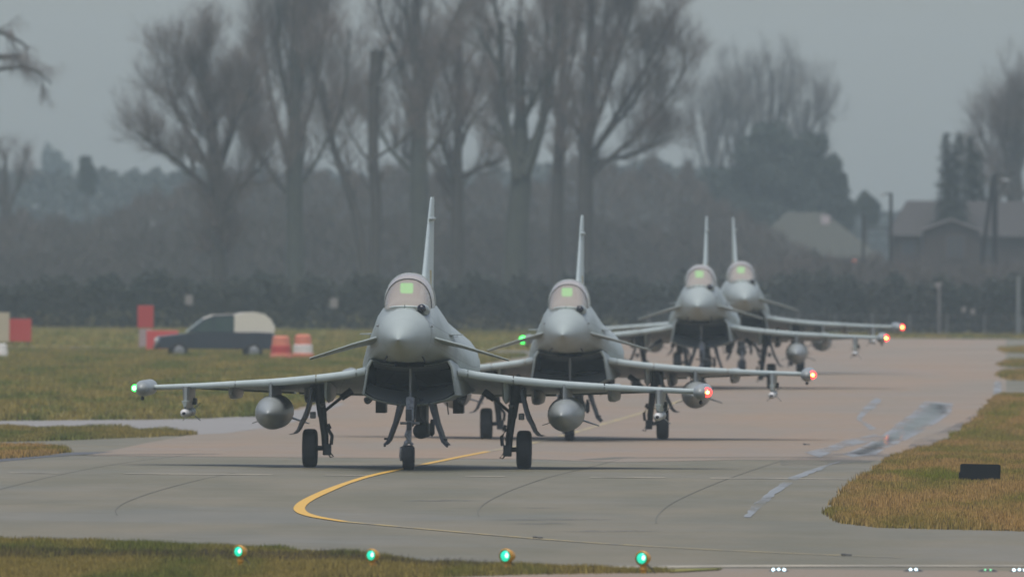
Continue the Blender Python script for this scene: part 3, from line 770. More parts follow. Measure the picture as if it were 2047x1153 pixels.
        pyl = b.build('tank_pylon', M['tankpaint'], J)
        b = MB(); b.tube([(s * tx - .03, 10.9, 1.45), (s * tx - .18, 11.0, 1.58)], .015, 6); b.tube([(s * tx - .17, 11, 1.58), (s * tx - .17, 11, 1.3)], .015, 6); b.build('sway_brace', M['gear'], pyl)
        # outboard pylon, launcher and missile
        mx, mz = 4.66, 1.015
        b = MB(); b.loft([[(s * mx - wd, u, 1.54), (s * mx - wd * .75, u, 1.22), (s * mx + wd * .75, u, 1.22), (s * mx + wd, u, 1.54)] for u, wd in ((10.25, .03), (10.4, .07), (11.2, .085), (12.4, .085), (12.6, .03))])
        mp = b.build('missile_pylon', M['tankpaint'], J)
        b = MB(); b.loft([[(s * mx - a, u, 1.255), (s * mx + a, u, 1.255), (s * mx + .02, u + .05, zb), (s * mx - .02, u + .05, zb)] for u, a, zb in ((9.9, .055, 1.15), (10.15, .062, 1.09), (12.6, .06, 1.085))])
        b.build('missile_launcher', M['edge'], mp, smooth=False)
        b = MB(); b.box(s * mx + .05, s * mx + .12, 11.8, 12.3, 1.16, 1.29); b.build('launcher_box', M['gear'], mp, smooth=False)
        b = MB(); b.lathe_y([(9.72, .03), (9.74, .055), (9.80, .075), (9.9, .083), (12.5, .083)], (s * mx, 0, mz), 20)
        mis = b.build('missile', M['missile'], J)
        b = MB(); b.sphere((s * mx, 9.725, mz), .036, 12, 8); b.build('missile_seeker', M['blackglass'], mis)
        for u in (10.35, 11.0, 11.25, 11.9):
            b = MB(); b.lathe_y([(u, .0845), (u + .09, .0845)], (s * mx, 0, mz), 20); b.build('missile_band', M['dark'], mis)
        for q in range(4):
            a = pi / 4 + q * pi / 2
            b = MB(); b.tube([(s * mx + .07 * cos(a), 12.2, mz + .07 * sin(a)), (s * mx + .24 * cos(a), 12.42, mz + .24 * sin(a))], .011, 4); b.build('missile_fin', M['missile'], mis)
        # main gear
        gx, gu = 2.1, 8.35
        wheel = MB(); wheel.lathe_x([(-.14, .20), (-.142, .31), (-.125, .35), (-.09, .372), (-.03, .376), (.03, .376), (.09, .372), (.125, .35), (.142, .31), (.14, .20)], (s * gx, gu, .376))
        tyre = wheel.build('main_wheel', M['rubber'], J)
        b = MB(); b.lathe_x([(-.135, .06), (-.10, .19), (.10, .19), (.135, .06)], (s * gx, gu, .376)); b.build('wheel_hub', M['gear'], tyre)
        b = MB()
        b.tube([(s * 1.94, gu - .05, 1.75), (s * 1.92, gu, 1.4), (s * 1.86, gu, 1.0)], [.10, .095, .09], 12)
        b.tube([(s * 1.86, gu, 1.02), (s * 1.81, gu, .62), (s * 1.80, gu, .42)], [.082, .072, .068], 12)
        strut = b.build('main_gear_leg', M['gear'], J)
        b = MB(); b.box(s * 1.77 - .075, s * 1.77 + .085, gu - .12, gu + .12, .24, .46); b.tube([(s * 1.72, gu, .376), (s * 2.0, gu, .376)], .05, 10); b.build('axle_block', M['gear'], strut, bevel=.02)
        b = MB(); b.tube([(s * 1.76, gu - .09, .78), (s * 1.66, gu - .14, .62), (s * 1.68, gu - .12, .45)], .035, 8); b.tube([(s * 1.74, gu - .1, .85), (s * 1.70, gu - .12, .76)], .03, 6); b.build('torque_link', M['gear'], strut)
        b = MB(); b.tube([(s * 1.70, gu - .12, .3), (s * 1.63, gu - .14, .21), (s * 1.69, gu - .14, .2), (s * 1.73, gu - .12, .26)], .014, 6); b.tube([(s * 1.9, gu - .1, 1.3), (s * 1.84, gu - .11, .9), (s * 1.74, gu - .1, .55)], .014, 5); b.build('brake_hose', M['dark'], strut)
        b = MB(); b.tube([(s * 1.30, gu + .2, 1.50), (s * 1.50, gu + .15, 1.36)], [.075, .065], 10); b.tube([(s * 1.48, gu + .15, 1.38), (s * 1.82, gu, 1.10)], .032, 8); b.build('side_brace', M['gear'], strut)
        b = MB(); b.box(s * 2.045 - .055, s * 2.045 + .055, gu - .1, gu + .1, .955, 1.085); b.build('door_link', M['gearlight'], strut, bevel=.02)
        b = MB(); b.sphere((s * 1.86, gu - .14, 1.22), .042, 10, 8); b.sphere((s * 1.82, gu - .14, 1.24), .03, 10, 8); b.build('landing_lamp', M['gearlight'], strut)
        prof = [(2.03, 1.55), (2.06, 1.36), (2.12, 1.12), (2.17, .97), (2.24, .86), (2.30, .73), (2.37, .655), (2.46, .64)]
        b = MB(); b.loft([[(s * x, gu - .55, z), (s * (x + th), gu - .5, z + .01), (s * (x + th), gu + .6, z + .01), (s * x, gu + .65, z)] for (x, z), th in zip(prof, (.05, .05, .055, .065, .05, .04, .04, .035))])
        b.build('main_gear_door', M['gear'], J)
        b = MB(); b.box(s * 2.03 - .10, s * 2.03 + .06, gu + .3, gu + 1.3, 1.28, 1.6); b.build('gear_bay_fairing', M['dark'], J, bevel=.02)
        # rear exhaust nozzle
        b = MB(); b.lathe_y([(14.6, .46), (15.2, .45), (15.9, .36), (15.88, .33), (15.3, .34)], (s * .46, 0, 2.05), 24, cap=(False, True)); b.build('exhaust_nozzle', M['exhaust'], J)
        # belly fittings
        b = MB(); b.box(s * .76 - .1, s * .76 + .1, 9.2, 9.9, 1.06, 1.42); b.build('belly_missile_launcher', M['gear'], J, bevel=.012)
        b = MB(); b.tube([(s * .90, 6.2, 1.36), (s * .92, 7.2, 1.33), (s * .9, 9, 1.4)], [.05, .075, .05], 10); b.build('belly_fairing', M['gear'], J)
    b = MB(); b.tube([(.62, 7.5, 1.3), (.65, 7.5, 1.06)], .014, 6); b.build('blade_antenna', M['dark'], J)
    # -- fin
    b = MB()
    def fs(u0, u1, z, th):
        return [(0, u0, z), (th * .22, u0 + .06, z), (th * .36, u0 + .25, z), (th / 2, u0 + (u1 - u0) * .4, z), (th * .3, u0 + (u1 - u0) * .8, z), (0, u1, z), (-th * .3, u0 + (u1 - u0) * .8, z), (-th / 2, u0 + (u1 - u0) * .4, z), (-th * .36, u0 + .25, z), (-th * .22, u0 + .06, z)]
    b.loft([fs(8.9, 14.9, 2.75, .20), fs(9.9, 14.9, 3.3, .165), fs(11.4, 14.95, 4.1, .125), fs(12.7, 15.0, 4.85, .088), fs(13.4, 15.0, 5.22, .064), fs(13.7, 14.9, 5.29, .045)])
    fin = b.build('tail_fin', M['edge'], J, angle=60)
    b = MB(); b.lathe_y([(12.5, .01), (12.7, .04), (13.8, .04), (14.6, .015)], (.05, 0, 4.86), 10); b.build('fin_antenna', M['paint'], fin)
    b = MB(); b.box(-.075, .075, 12.0, 12.5, 3.55, 3.85); b.build('fin_flash', mat('fin_flash_yellow', (.40, .33, .16), .5), fin, smooth=False)
    # -- nose gear
    nx, nu, nz = .02, 4.35, .022
    b = MB(); b.lathe_x([(-.105, .13), (-.112, .2), (-.085, .232), (-.03, .242), (.03, .242), (.085, .232), (.112, .2), (.105, .13)], (nx, nu, .242 + nz)); nw = b.build('nose_wheel', M['rubber'], J)
    b = MB(); b.lathe_x([(-.11, .04), (-.09, .13), (.09, .13), (.11, .04)], (nx, nu, .242 + nz)); b.build('nose_wheel_hub', M['gear'], nw)
    b = MB(); b.tube([(nx + .02, nu + .15, 1.42), (nx + .01, nu + .03, .98)], [.085, .08], 12); b.tube([(nx + .01, nu + .03, 1.0), (nx, nu, .55)], [.058, .05], 12)
    leg = b.build('nose_gear_leg', M['gearlight'], J)
    b = MB(); b.tube([(nx, nu, .60), (nx - .06, nu, .54), (nx - .135, nu, .45), (nx - .15, nu, .30), (nx - .14, nu, .2)], [.045, .045, .04, .035, .03], 8); b.tube([(nx, nu, .58), (nx + .08, nu, .51)], .03, 8); b.build('wheel_fork', M['gearlight'], leg)
    b = MB(); b.tube([(nx - .17, nu, .93), (nx + .21, nu, .93)], .026, 8); b.build('steering_bar', M['gearlight'], leg)
    b = MB(); b.box(nx - .06, nu and nx + .06, nu - .13, nu - .05, .98, 1.2); b.box(nx - .035, nx + .05, nu - .12, nu - .05, .80, .95); b.build('steering_unit', M['gear'], leg, bevel=.012)
    b = MB(); b.tube([(nx - .02, nu - .06, .82), (nx - .06, nu - .1, .7), (nx + .0, nu - .06, .6)], .026, 6); b.tube([(nx + .05, nu - .06, .82), (nx + .02, nu - .1, .7)], .014, 6); b.build('scissor_link', M['gearlight'], leg)
    b = MB(); b.tube([(nx + .09, nu + .8, 1.4), (nx + .05, nu + .1, .9)], .05, 8); b.tube([(.21, 5.3, 1.4), (.24, 5.3, 1.05), (.33, 5.3, .9)], [.05, .045, .03], 8); b.build('drag_brace', M['gear'], leg)
    for pr in ([(-.13, 1.33), (-.19, 1.12), (-.26, .92), (-.34, .71), (-.39, .57), (-.46, .49)], [(.36, 1.33), (.42, 1.12), (.49, .92), (.57, .71), (.62, .56), (.71, .47)]):
        sg = -1 if pr[0][0] < 0 else 1
        b = MB(); b.loft([[(x, 5.0, z), (x + sg * t, 5.05, z + .015), (x + sg * t, 6.3, z + .015), (x, 6.35, z)] for (x, z), t in zip(pr, (.10, .085, .06, .055, .05, .045))])
        dr = b.build('nose_gear_door', M['gear'], J)
        b = MB(); x, z = pr[4]; b.box(x + sg * .01, x + sg * .11, 5.2, 5.4, z + .02, z + .06); b.box(pr[5][0], pr[5][0] + sg * .04, 5.05, 5.15, .46, .53); b.build('door_hinge', M['dark'], dr, smooth=False)
    b = MB(); b.tube([(.37, 6.6, .98), (.375, 6.6, .88), (.375, 6.6, .70), (.36, 6.6, .65)], [.03, .05, .05, .02], 10); b.build('door_actuator', M['dark'], J)
    # -- targeting pod under the belly
    px_, pu, pz = .10, 7.6, .735
    b = MB(); b.lathe_y([(.1, .13), (.25, .156), (1.9, .156), (2.2, .08)], (px_, pu, pz), 24); tp = b.build('targeting_pod', M['dark'], J)
    b = MB(); b.sphere((px_, pu + .1, pz), .156, 20, 12); b.build('pod_ball', mat('pod_ball_dark', (.018, .022, .022), .45), tp)
    b = MB(); b.box(px_ - .13, px_ + .09, pu + .5, pu + 1.6, .85, 1.4); b.build('pod_pylon', M['dark'], tp, bevel=.02)
    return J

jet = make_jet()
tag(jet, 'leading grey fighter jet, nearest and largest, its nose wheel on the yellow line', 'fighter jet', 'fighter jets taxiing in line')
placements = [(400.0, -2.175, 2.35, None, 0.3, 0.0),
              (486.0, 1.215, 2.1, 'second grey fighter jet in the line, partly hidden by the wing of the leading jet', 0.5, -0.5),
              (632.0, 5.71, 1.75, 'third grey fighter jet in the line, green wingtip light showing at its left', 0.3, -0.7),
              (697.0, 7.91, -0.9, 'farthest grey fighter jet, half hidden behind the third jet', 0.3, -0.9)]
for i, (D, nx, yaw, lab, pitch, roll) in enumerate(placements):
    o = jet if i == 0 else copy_tree(jet)
    rx = radians(pitch)
    o.location = (nx, D - 8.35, float(G(D)) + 0.010 - 8.35 * math.sin(rx))
    o.rotation_euler = (rx, radians(roll), -radians(yaw))
    if lab: o['label'] = lab
    if i == 2:                                                # green lens scaled up to stand in for its smeared glare
        for pod in [c for c in o.children if c.name.startswith('wing_tip_pod')]:
            for c in pod.children:
                if c.name.startswith('nav_light') and c.data.vertices[0].co.x < 0:
                    v = sum((q.co for q in c.data.vertices), Vector()) / len(c.data.vertices)
                    c.scale = (1.7, 1.7, 1.7); c.location = v * -0.7

# ------------------------------------------------------------------ runway threshold lamps, inset lights, black board
M['lampyellow'] = mat('lamp_yellow_paint', (0.58, 0.29, 0.02), 0.45, c2=(0.42, 0.20, 0.02), scale=20)
M['lampgreen'] = mat('lamp_green_lens', (0.02, 0.4, 0.3), 0.2, emit=(0.015, 0.80, 0.48), estr=0.42)
M['lampwhite'] = mat('lamp_bright_core', (0.8, 0.9, 0.9), 0.2, emit=(0.75, 1.0, 0.95), estr=0.7)
def make_lamp():
    L = empty('threshold_lamp')
    b = MB(); b.lathe_y([(0, .080), (.012, .092), (.04, .092), (.10, .078), (.16, .055), (.19, .03), (.20, .012)], (0, -.06, .24), 24, cap=(False, True))
    h = b.build('housing', M['lampyellow'], L)
    b = MB(); b.lathe_y([(-.078, .03), (-.070, .052), (-.055, .066)], (0, 0, .24), 20, cap=(True, True)); b.build('lens', M['lampgreen'], L)
    b = MB(); b.sphere((.034, -.074, .245), .022, 12, 8, sy=.5, sz=1.25); b.build('lens_core', M['lampwhite'], L)
    b = MB(); b.lathe_z([(-.02, .036), (.09, .036), (.10, .05), (.13, .045), (.17, .04)], (0, 0, 0), 14); b.build('stem', M['lampyellow'], L)
    b = MB(); b.tube([(.02, .05, .17), (.05, .05, .14), (.10, .05, .10), (.145, .04, .05), (.13, 0, .01), (.06, 0, .004)], .008, 6); b.build('cable', M['dark'], L)
    b = MB(); b.tube([(0, .12, .24), (0, .16, .235)], .02, 8); b.build('cable_gland', M['dark'], h)
    return L
lamp = make_lamp()
labs = ['leftmost of the four yellow runway lamps, green light, half sunk in the grass', 'second yellow runway lamp from the left, green light, beside the soil heap',
        'third yellow runway lamp from the left, green light, at the end of the grass', 'rightmost yellow runway lamp, green light, on bare pavement with its cable looping out']
for i, (px, py) in enumerate(((481, 1101.5), (746, 1109), (1015, 1110.5), (1287, 1115))):
    o = lamp if i == 0 else copy_tree(lamp)
    x, y = at(px - 0, py + (31 if i < 3 else 31))
    sc = 0.95 if i < 2 else 1.08
    o.location = (x, y, 0.0); o.scale = (sc, sc, sc)
    p = spot(px, py, y)
    o.location = (p[0], y, p[2] - .24 * sc); o.rotation_euler = (0, 0, radians(-32 if i < 3 else -26))
    tag(o, labs[i], 'runway lamp', 'green runway threshold lamps')

M['inset'] = mat('inset_light_lens', (.7, .8, .9), .2, emit=(.60, .88, 1.0), estr=1.6)
M['insetgreen'] = mat('inset_green_lens', (.2, .6, .3), .2, emit=(.2, .85, .35), estr=0.7)
def inset(px, py, green, lab, n):
    x, y = at(px, py)
    t = empty('inset_light', (x, y, 0))
    b = MB(); b.lathe_z([(0.0, .14), (.012, .13), (.03, .09), (.036, .05)], (0, 0, 0), 16); b.build('light_casing', M['gear'], t)
    for k in range(n):
        b = MB(); b.sphere(((k - (n - 1) / 2) * .072, -.085, .028), .021 if not green else .014, 10, 6, sz=.9); b.build('light_lens', M['insetgreen' if green else 'inset'], t)
    tag(t, lab, 'inset light', 'inset lights in the near pavement')
inset(1557, 1142, False, 'leftmost bright white inset pavement light at the bottom edge', 3)
inset(1826, 1142, False, 'bright white inset pavement light below the grass island', 2)
inset(1975, 1142.5, True, 'dim green inset pavement light at the bottom right', 2)
inset(2038, 1142.5, False, 'bright white inset pavement light in the bottom right corner', 3)

x, y = at(1960, 968)
B = empty('marker_board', (x, y, 0.05))
navy = mat('black_board_paint', (.006, .008, .012), .75, spec=.2)
b = MB(); secs = []
w, h, r = .375, .305, .035
out = []
for cx, cz, a0 in ((w - r, .02 + h - r, 0), (-w + r, .02 + h - r, 90), (-w + r, .02 + r, 180), (w - r, .02 + r, 270)):
    for k in range(5):
        a = radians(a0 + k * 22.5); out.append((cx + r * cos(a), cz + r * sin(a)))
b.loft([[(px, 0, pz) for px, pz in out], [(px, .05, pz) for px, pz in out]])
b.build('panel', navy, B)
b = MB(); b.box(-.40, -.37, .0, .04, .0, .17); b.build('bracket', navy, B, smooth=False)
for s in (-1, 1):
    b = MB(); b.box(s * .27 - .02, s * .27 + .02, .055, .095, -.05, .28); b.build('leg', M['dark'], B, smooth=False)
B.rotation_euler = (0, radians(0.8), radians(4))
tag(B, 'black blank marker board with rounded corners standing in the dry grass on the right', 'marker board')
# small bits lying on the pavement
for px, py, lab in ((1075, 1075.5, 'small dark scrap lying on the worn yellow line'), (1692, 1110, 'small dark scrap lying on the bare grey pavement at right'), (1612, 903, 'small dark scrap on the tarmac left of the puddles')):
    x, y = at(px, py)
    b = MB(); b.box(x - .07, x - .005, y - .15, y + .1, .002, .03); b.box(x - .03, x + .08, y - .05, y + .2, .004, .02)
    tag(b.build('rubber_scrap', M['dark'], smooth=False, bevel=.006), lab, 'scrap')

# ------------------------------------------------------------------ vehicle and coloured boards on the field at left
def make_car():
    C = empty('estate_car')
    navy = mat('dark_blue_car_paint', (.022, .030, .045), .3, coat=.5)
    white = mat('pale_car_sheen', (.62, .58, .50), .4)  # bright reflection on roof and rear, painted as a pale colour
    gls = mat('car_window_glass', (.055, .085, .085), .08)
    body = [(-2.2, .42), (-2.26, .62), (-2.18, .86), (-1.25, .98), (-.65, 1.02), (1.55, 1.05), (2.12, 1.02), (2.22, .75), (2.18, .42)]
    def ext(poly, y0, y1, inset=0.0):
        b = MB(); n = len(poly)
        cx = sum(p[0] for p in poly) / n; cz = sum(p[1] for p in poly) / n
        f = lambda k: [(cx + (px - cx) * k, pz) for px, pz in poly]
        b.loft([[(px, y0, pz) for px, pz in f(1 - inset)], [(px, y0 + .12, pz) for px, pz in poly], [(px, y1 - .12, pz) for px, pz in poly], [(px, y1, pz) for px, pz in f(1 - inset)]])
        return b
    bd = ext(body, -.86, .86, .03).build('body', navy, C, angle=30)
    cab = [(-1.12, 1.02), (-.52, 1.52), (-.15, 1.66), (.55, 1.70), (.78, 1.70), (.80, 1.04)]
    cb = ext(cab, -.74, .74, .03).build('cabin', navy, C, angle=30)
    rear = [(.62, 1.05), (.62, 1.70), (1.0, 1.78), (1.45, 1.80), (1.80, 1.72), (2.02, 1.52), (2.16, 1.28), (2.16, 1.03)]
    ext(rear, -.80, .80, .03).build('pale_rear_top', white, C, angle=30)
    rf = MB(); rf.loft([[(-.5, y, 1.545) , (-.15, y, 1.685), (.79, y, 1.725), (.79, y, 1.705), (-.15, y, 1.66), (-.5, y, 1.52)] for y in (-.7, .7)]); rf.build('roof', white, C, smooth=False)
    for ys_ in (-.752, .752):
        for poly in ([(-.95, 1.05), (-.48, 1.47), (-.18, 1.58), (-.18, 1.05)], [(-.12, 1.05), (-.12, 1.60), (.70, 1.63), (.70, 1.05)]):
            b = MB(); b.loft([[(px, ys_ - .006, pz) for px, pz in poly], [(px, ys_ + .006, pz) for px, pz in poly]]); b.build('side_window', gls, C, smooth=False)
        for wx in (-1.42, 1.38):
            b = MB(); s = -1 if ys_ < 0 else 1
            b.v, b.f = [], []
            secs = [[(wx + r * cos(2 * pi * k / 20), s * (.70 + u), .33 + r * sin(2 * pi * k / 20)) for k in range(20)] for u, r in ((0, .2), (0, .31), (.04, .33), (.16, .33), (.2, .31), (.2, .2))]
            b.loft(secs); wh = b.build('wheel', M['rubber'], C)
            b = MB(); b.loft([[(wx + r * cos(2 * pi * k / 16), s * (.895 + u), .33 + r * sin(2 * pi * k / 16)) for k in range(16)] for u, r in ((0, .2), (.015, .18), (.02, .05))]); b.build('rim', M['gearlight'], wh)
    b = MB(); b.loft([[(-1.13, -.62, 1.03), (-1.13, .62, 1.03), (-1.125, .62, 1.045), (-1.125, -.62, 1.045)], [(-.54, -.6, 1.50), (-.54, .6, 1.50), (-.53, .6, 1.52), (-.53, -.6, 1.52)]]); b.build('front_window', gls, C, smooth=False)
    for y in (-.6, .6):
        b = MB(); b.box(-2.27, -2.18, y - .14, y + .14, .66, .80); b.build('headlight', mat('headlight_lens', (.6, .6, .58), .2), C, bevel=.02)
    b = MB(); b.box(-2.30, -2.2, -.84, .84, .40, .58); b.build('bumper', M['dark'], C, bevel=.03)
    return C
car = make_car()
x, y = at(432, 713)
car.location = (x, y, 0.0); car.rotation_euler = (0, 0, radians(4)); car.scale = (1.02, 1, 1.02)
tag(car, 'dark blue estate car with pale rear top parked on the grass at left', 'car')

redp = mat('red_plastic', (.42, .05, .045), .5); whitep = mat('white_plastic', (.62, .6, .57), .5); creamp = mat('cream_board_paint', (.42, .37, .27), .6); orangep = mat('faded_orange_plastic', (.58, .19, .12), .6)
def board(px, py, wpx, z0, z1, m, lab, name='board_sign', cat='board', legs=True):
    x, y = at(px, py); s = FPX / y; w = wpx / s / 2
    t = empty(name, (x, y, 0))
    b = MB(); b.box(-w, w, 0, .06, z0, z1); b.build('panel', m, t, bevel=.015)
    if legs:
        for k in (-.7, .7):
            b = MB(); b.box(k * w - .03, k * w + .03, .07, .12, -.02, z0 + .2); b.build('leg', M['dark'], t, smooth=False)
    tag(t, lab, cat); return t
board(40, 692, 46, .32, 1.26, redp, 'square red board on legs at the far left of the grass field')
board(6, 692, 26, .30, 1.52, creamp, 'tall cream board cut by the left edge, beside the red board')
def barrel(px, py, wpx, h, m1, m2, lab, name='traffic_drum', cat='drum', grp=None):
    x, y = at(px, py); r = wpx / (FPX / y) / 2
    t = empty(name, (x, y, 0))
    b = MB(); b.lathe_z([(0, r), (h * .32, r * .97), (h * .34, r * .9)], n=18); b.build('base', m1, t)
    b = MB(); b.lathe_z([(h * .34, r * .9), (h * .62, r * .87), (h * .64, r * .8)], n=18); b.build('band', m2, t)
    b = MB(); b.lathe_z([(h * .64, r * .8), (h * .95, r * .74), (h, r * .5)], n=18); b.build('top', m1, t)
    tag(t, lab, cat, grp); return t
barrel(3, 716, 30, .66, whitep, whitep, 'low white drum on the grass cut by the left edge', cat='drum')
barrel(562, 718, 46, 1.0, orangep, redp, 'faded orange drum on the grass just behind the car')
barrel(606, 718, 44, 1.05, orangep, whitep, 'orange drum with a white band left of the near jet nose')
def barrier(px, py, wpx, h, lab):
    x, y = at(px, py); w = wpx / (FPX / y) / 2
    t = empty('barrier', (x, y, 0))
    b = MB(); b.loft([[(-w, -.22, 0), (w, -.22, 0), (w, .22, 0), (-w, .22, 0)], [(-w, -.18, .18), (w, -.18, .18), (w, .18, .18), (-w, .18, .18)], [(-w, -.08, h), (w, -.08, h), (w, .08, h), (-w, .08, h)]]); b.build('body', redp, t, smooth=False, bevel=.02)
    b = MB(); b.box(-w * .9, w * .9, -.24, -.19, .02, .14); b.build('foot', whitep, t, smooth=False)
    tag(t, lab, 'barrier'); return t
barrier(325, 702, 64, .95, 'low red plastic barrier in front of the bonnet of the dark car')
def marker(px, py, wpx, h, lab):
    x, y = at(px, py); w = wpx / (FPX / y) / 2
    t = empty('marker_post', (x, y, 0))
    b = MB(); b.box(-w, w, -.05, .05, h * .52, h); b.build('red_plate', redp, t, smooth=False, bevel=.02)
    b = MB(); b.box(-w * .8, w * .8, -.04, .04, 0.0, h * .5); b.build('white_plate', mat('pale_pink_plastic', (.36, .27, .25), .6), t, smooth=False, bevel=.02)
    tag(t, lab, 'marker'); return t
marker(291, 698, 32, 1.9, 'tall marker post, red above and pale below, left of the dark car')

# ------------------------------------------------------------------ trees
bark = mat('grey_bark', (.036, .034, .027), .9, c2=(.058, .052, .042), scale=3)
bark_green = mat('green_bark', (.036, .042, .031), .9, c2=(.056, .060, .045), scale=2)
twigm = mat('twig_brown', (.15, .115, .095), .9, c2=(.11, .088, .074), scale=.6)
twig_hazed = mat('twig_hazed', (.15, .14, .13), .9)  # far twigs greyed and lightened: distance haze painted into the colour
everg = mat('evergreen_leaves', (.042, .058, .048), .9, c2=(.066, .078, .064), scale=.9, spec=.1)  # leaf colour lifted to add to the thin haze
conif = mat('conifer_needles', (.022, .036, .026), .8, c2=(.04, .055, .035), scale=1.2)
hedgem = mat('hedge_leaves', (.040, .052, .046), .9, c2=(.062, .064, .054), scale=.5, spec=.1)  # hedge green raised, part of the haze sits in this colour
scrubm = mat('bare_scrub', (.105, .088, .076), .9, c2=(.075, .074, .066), scale=.3)  # brown-grey scrub, lightened to make up for thinner haze

def unit(a): return a / (np.linalg.norm(a, axis=-1, keepdims=True) + 1e-9)

def tubes(P, R, n):
    """P (N,K,3), R (N,K)"""
    N, K, _ = P.shape
    d = unit(np.gradient(P, axis=1)); ref = np.zeros_like(d); ref[..., 1] = 1.0; ref[np.abs(d[..., 1]) > .9] = (1, 0, 0)
    u = unit(np.cross(d, ref)); w = np.cross(d, u)
    a = np.arange(n) * 2 * pi / n
    V = P[:, :, None, :] + R[:, :, None, None] * (u[:, :, None, :] * np.cos(a)[None, None, :, None] + w[:, :, None, :] * np.sin(a)[None, None, :, None])
    idx = np.arange(N * K * n).reshape(N, K, n)
    F = np.stack([idx[:, :-1], np.roll(idx, -1, 2)[:, :-1], np.roll(idx, -1, 2)[:, 1:], idx[:, 1:]], -1).reshape(-1, 4)
    return V.reshape(-1, 3), F

def spawn(P, R, n, t0, t1, a0, a1, L0, L1, K, up, rr, r, lenpow=0.0, minr=0.004):
    N, Kp, _ = P.shape
    pi_ = np.repeat(np.arange(N), n); m = len(pi_)
    t = r.uniform(t0, t1, m); f = t * (Kp - 1); i = np.minimum(f.astype(int), Kp - 2); q = (f - i)[:, None]
    base = P[pi_, i] * (1 - q) + P[pi_, i + 1] * q
    d = unit(P[pi_, i + 1] - P[pi_, i])
    rad = R[pi_, i] * (1 - q[:, 0]) + R[pi_, i + 1] * q[:, 0]
    perp = unit(np.cross(d, unit(r.normal(size=(m, 3)))))
    ang = r.uniform(a0, a1, m)[:, None]
    dr = unit(d * np.cos(ang) + perp * np.sin(ang))
    L = r.uniform(L0, L1, m) * (1 - lenpow * t)
    pts_ = np.zeros((m, K, 3)); pts_[:, 0] = base; cur = dr
    for k in range(1, K):
        cur = unit(cur + np.array([0, 0, up]) / K + r.normal(0, .12, (m, 3)))
        pts_[:, k] = pts_[:, k - 1] + cur * (L / (K - 1))[:, None]
    r0 = np.maximum(rad * rr * r.uniform(.7, 1.1, m), minr)
    Rn = r0[:, None] * np.linspace(1, .25, K)[None]
    return pts_, Rn

def poly_stem(pxs, Y, r, K=9):
    p = np.array([spot(a, b_, Y) for a, b_, w in pxs]); w = np.array([w for *_, w in pxs]) * Y / FPX / 2
    d = np.r_[0, np.cumsum(np.linalg.norm(np.diff(p, axis=0), axis=1))]; t = np.linspace(0, d[-1], K)
    Q = np.stack([np.interp(t, d, p[:, k]) for k in range(3)], -1)
    Q[1:-1] = .25 * Q[:-2] + .5 * Q[1:-1] + .25 * Q[2:]
    Q[:, 1] += np.linspace(0, 1, K) * r.uniform(-1.2, 1.2)
    Q += r.normal(0, .03, Q.shape)
    return Q, np.interp(t, d, w)

def bare_tree(name, stems, Y, label, seed, group='bare trees behind the taxiway', l1=7, l2=8, l3=9, L=(1.6, 3.4), up=.9, spread=(.45, 1.0), tw=1.0, m1=None, m2=None, t0=.42, droop=0.0, cat='tree'):
    l1, l2, l3, tw, L = int(l1 * 2.3), int(l2 * 1.25), int(l3 * 1.3), tw * .95, (L[0] * 1.35, L[1] * 1.65)
    r = np.random.default_rng(seed)
    S = [poly_stem(s, Y, r) for s in stems]
    P0 = np.stack([s[0] for s in S]); R0 = np.stack([s[1] for s in S])
    base = P0[0, 0].copy(); base[2] = 0
    T = empty(name, base)
    V0, F0 = tubes(P0, R0, 8)
    lens = np.linalg.norm(np.diff(P0, axis=1), axis=2).sum(1)
    P1, R1 = spawn(P0[:1], R0[:1], max(2, int(l1 * 1.3)), t0, 1.0, *spread, *L, 6, up, .30, r, .35)
    if len(S) > 1:
        Pb, Rb = spawn(P0[1:], R0[1:], l1, .25, 1.0, *spread, *L, 6, up, .36, r, .35)
        P1 = np.concatenate([P1, Pb]); R1 = np.concatenate([R1, Rb])
    P2, R2 = spawn(P1, R1, l2, .15, 1.0, .35, .95, L[0] * .45, L[1] * .5, 5, up * .8 - droop, .5, r, .3, .007 * tw)
    P3, R3 = spawn(P2, R2, l3, .1, 1.0, .3, .9, L[0] * .30, L[1] * .40, 3, up * .5 - droop * 2.2, .6, r, .2, .0065 * tw)
    V1, F1 = tubes(P1, R1, 4); V2, F2 = tubes(P2, R2, 3)
    k = len(P3)                                     # twigs: two-triangle slivers
    d = unit(P3[:, -1] - P3[:, 0]); side = unit(np.cross(d, unit(r.normal(size=(k, 3))))) * (R3[:, :1] * 1.15)
    V3 = np.concatenate([P3[:, 0] - side, P3[:, 0] + side, P3[:, 1] + side * .8, P3[:, 1] - side * .8, P3[:, 2]]).reshape(5, k, 3).transpose(1, 0, 2).reshape(-1, 3)
    i = np.arange(k) * 5
    Q3 = np.stack([i, i + 1, i + 2, i + 3], -1); T3 = np.stack([i + 3, i + 2, i + 4], -1)
    off = lambda F, o: F + o
    trunkV = np.concatenate([V0, V1]) - base; trunkF = [np.concatenate([F0, F1 + len(V0)])]
    link('trunk', mesh_np('trunk', trunkV, trunkF, True), m1 or bark, T)
    cv = np.concatenate([V2, V3]) - base
    link('crown', mesh_np('crown', cv, [np.concatenate([F2, Q3 + len(V2)]), T3 + len(V2)]), m2 or twigm, T)
    tag(T, label, cat, group)
    return T

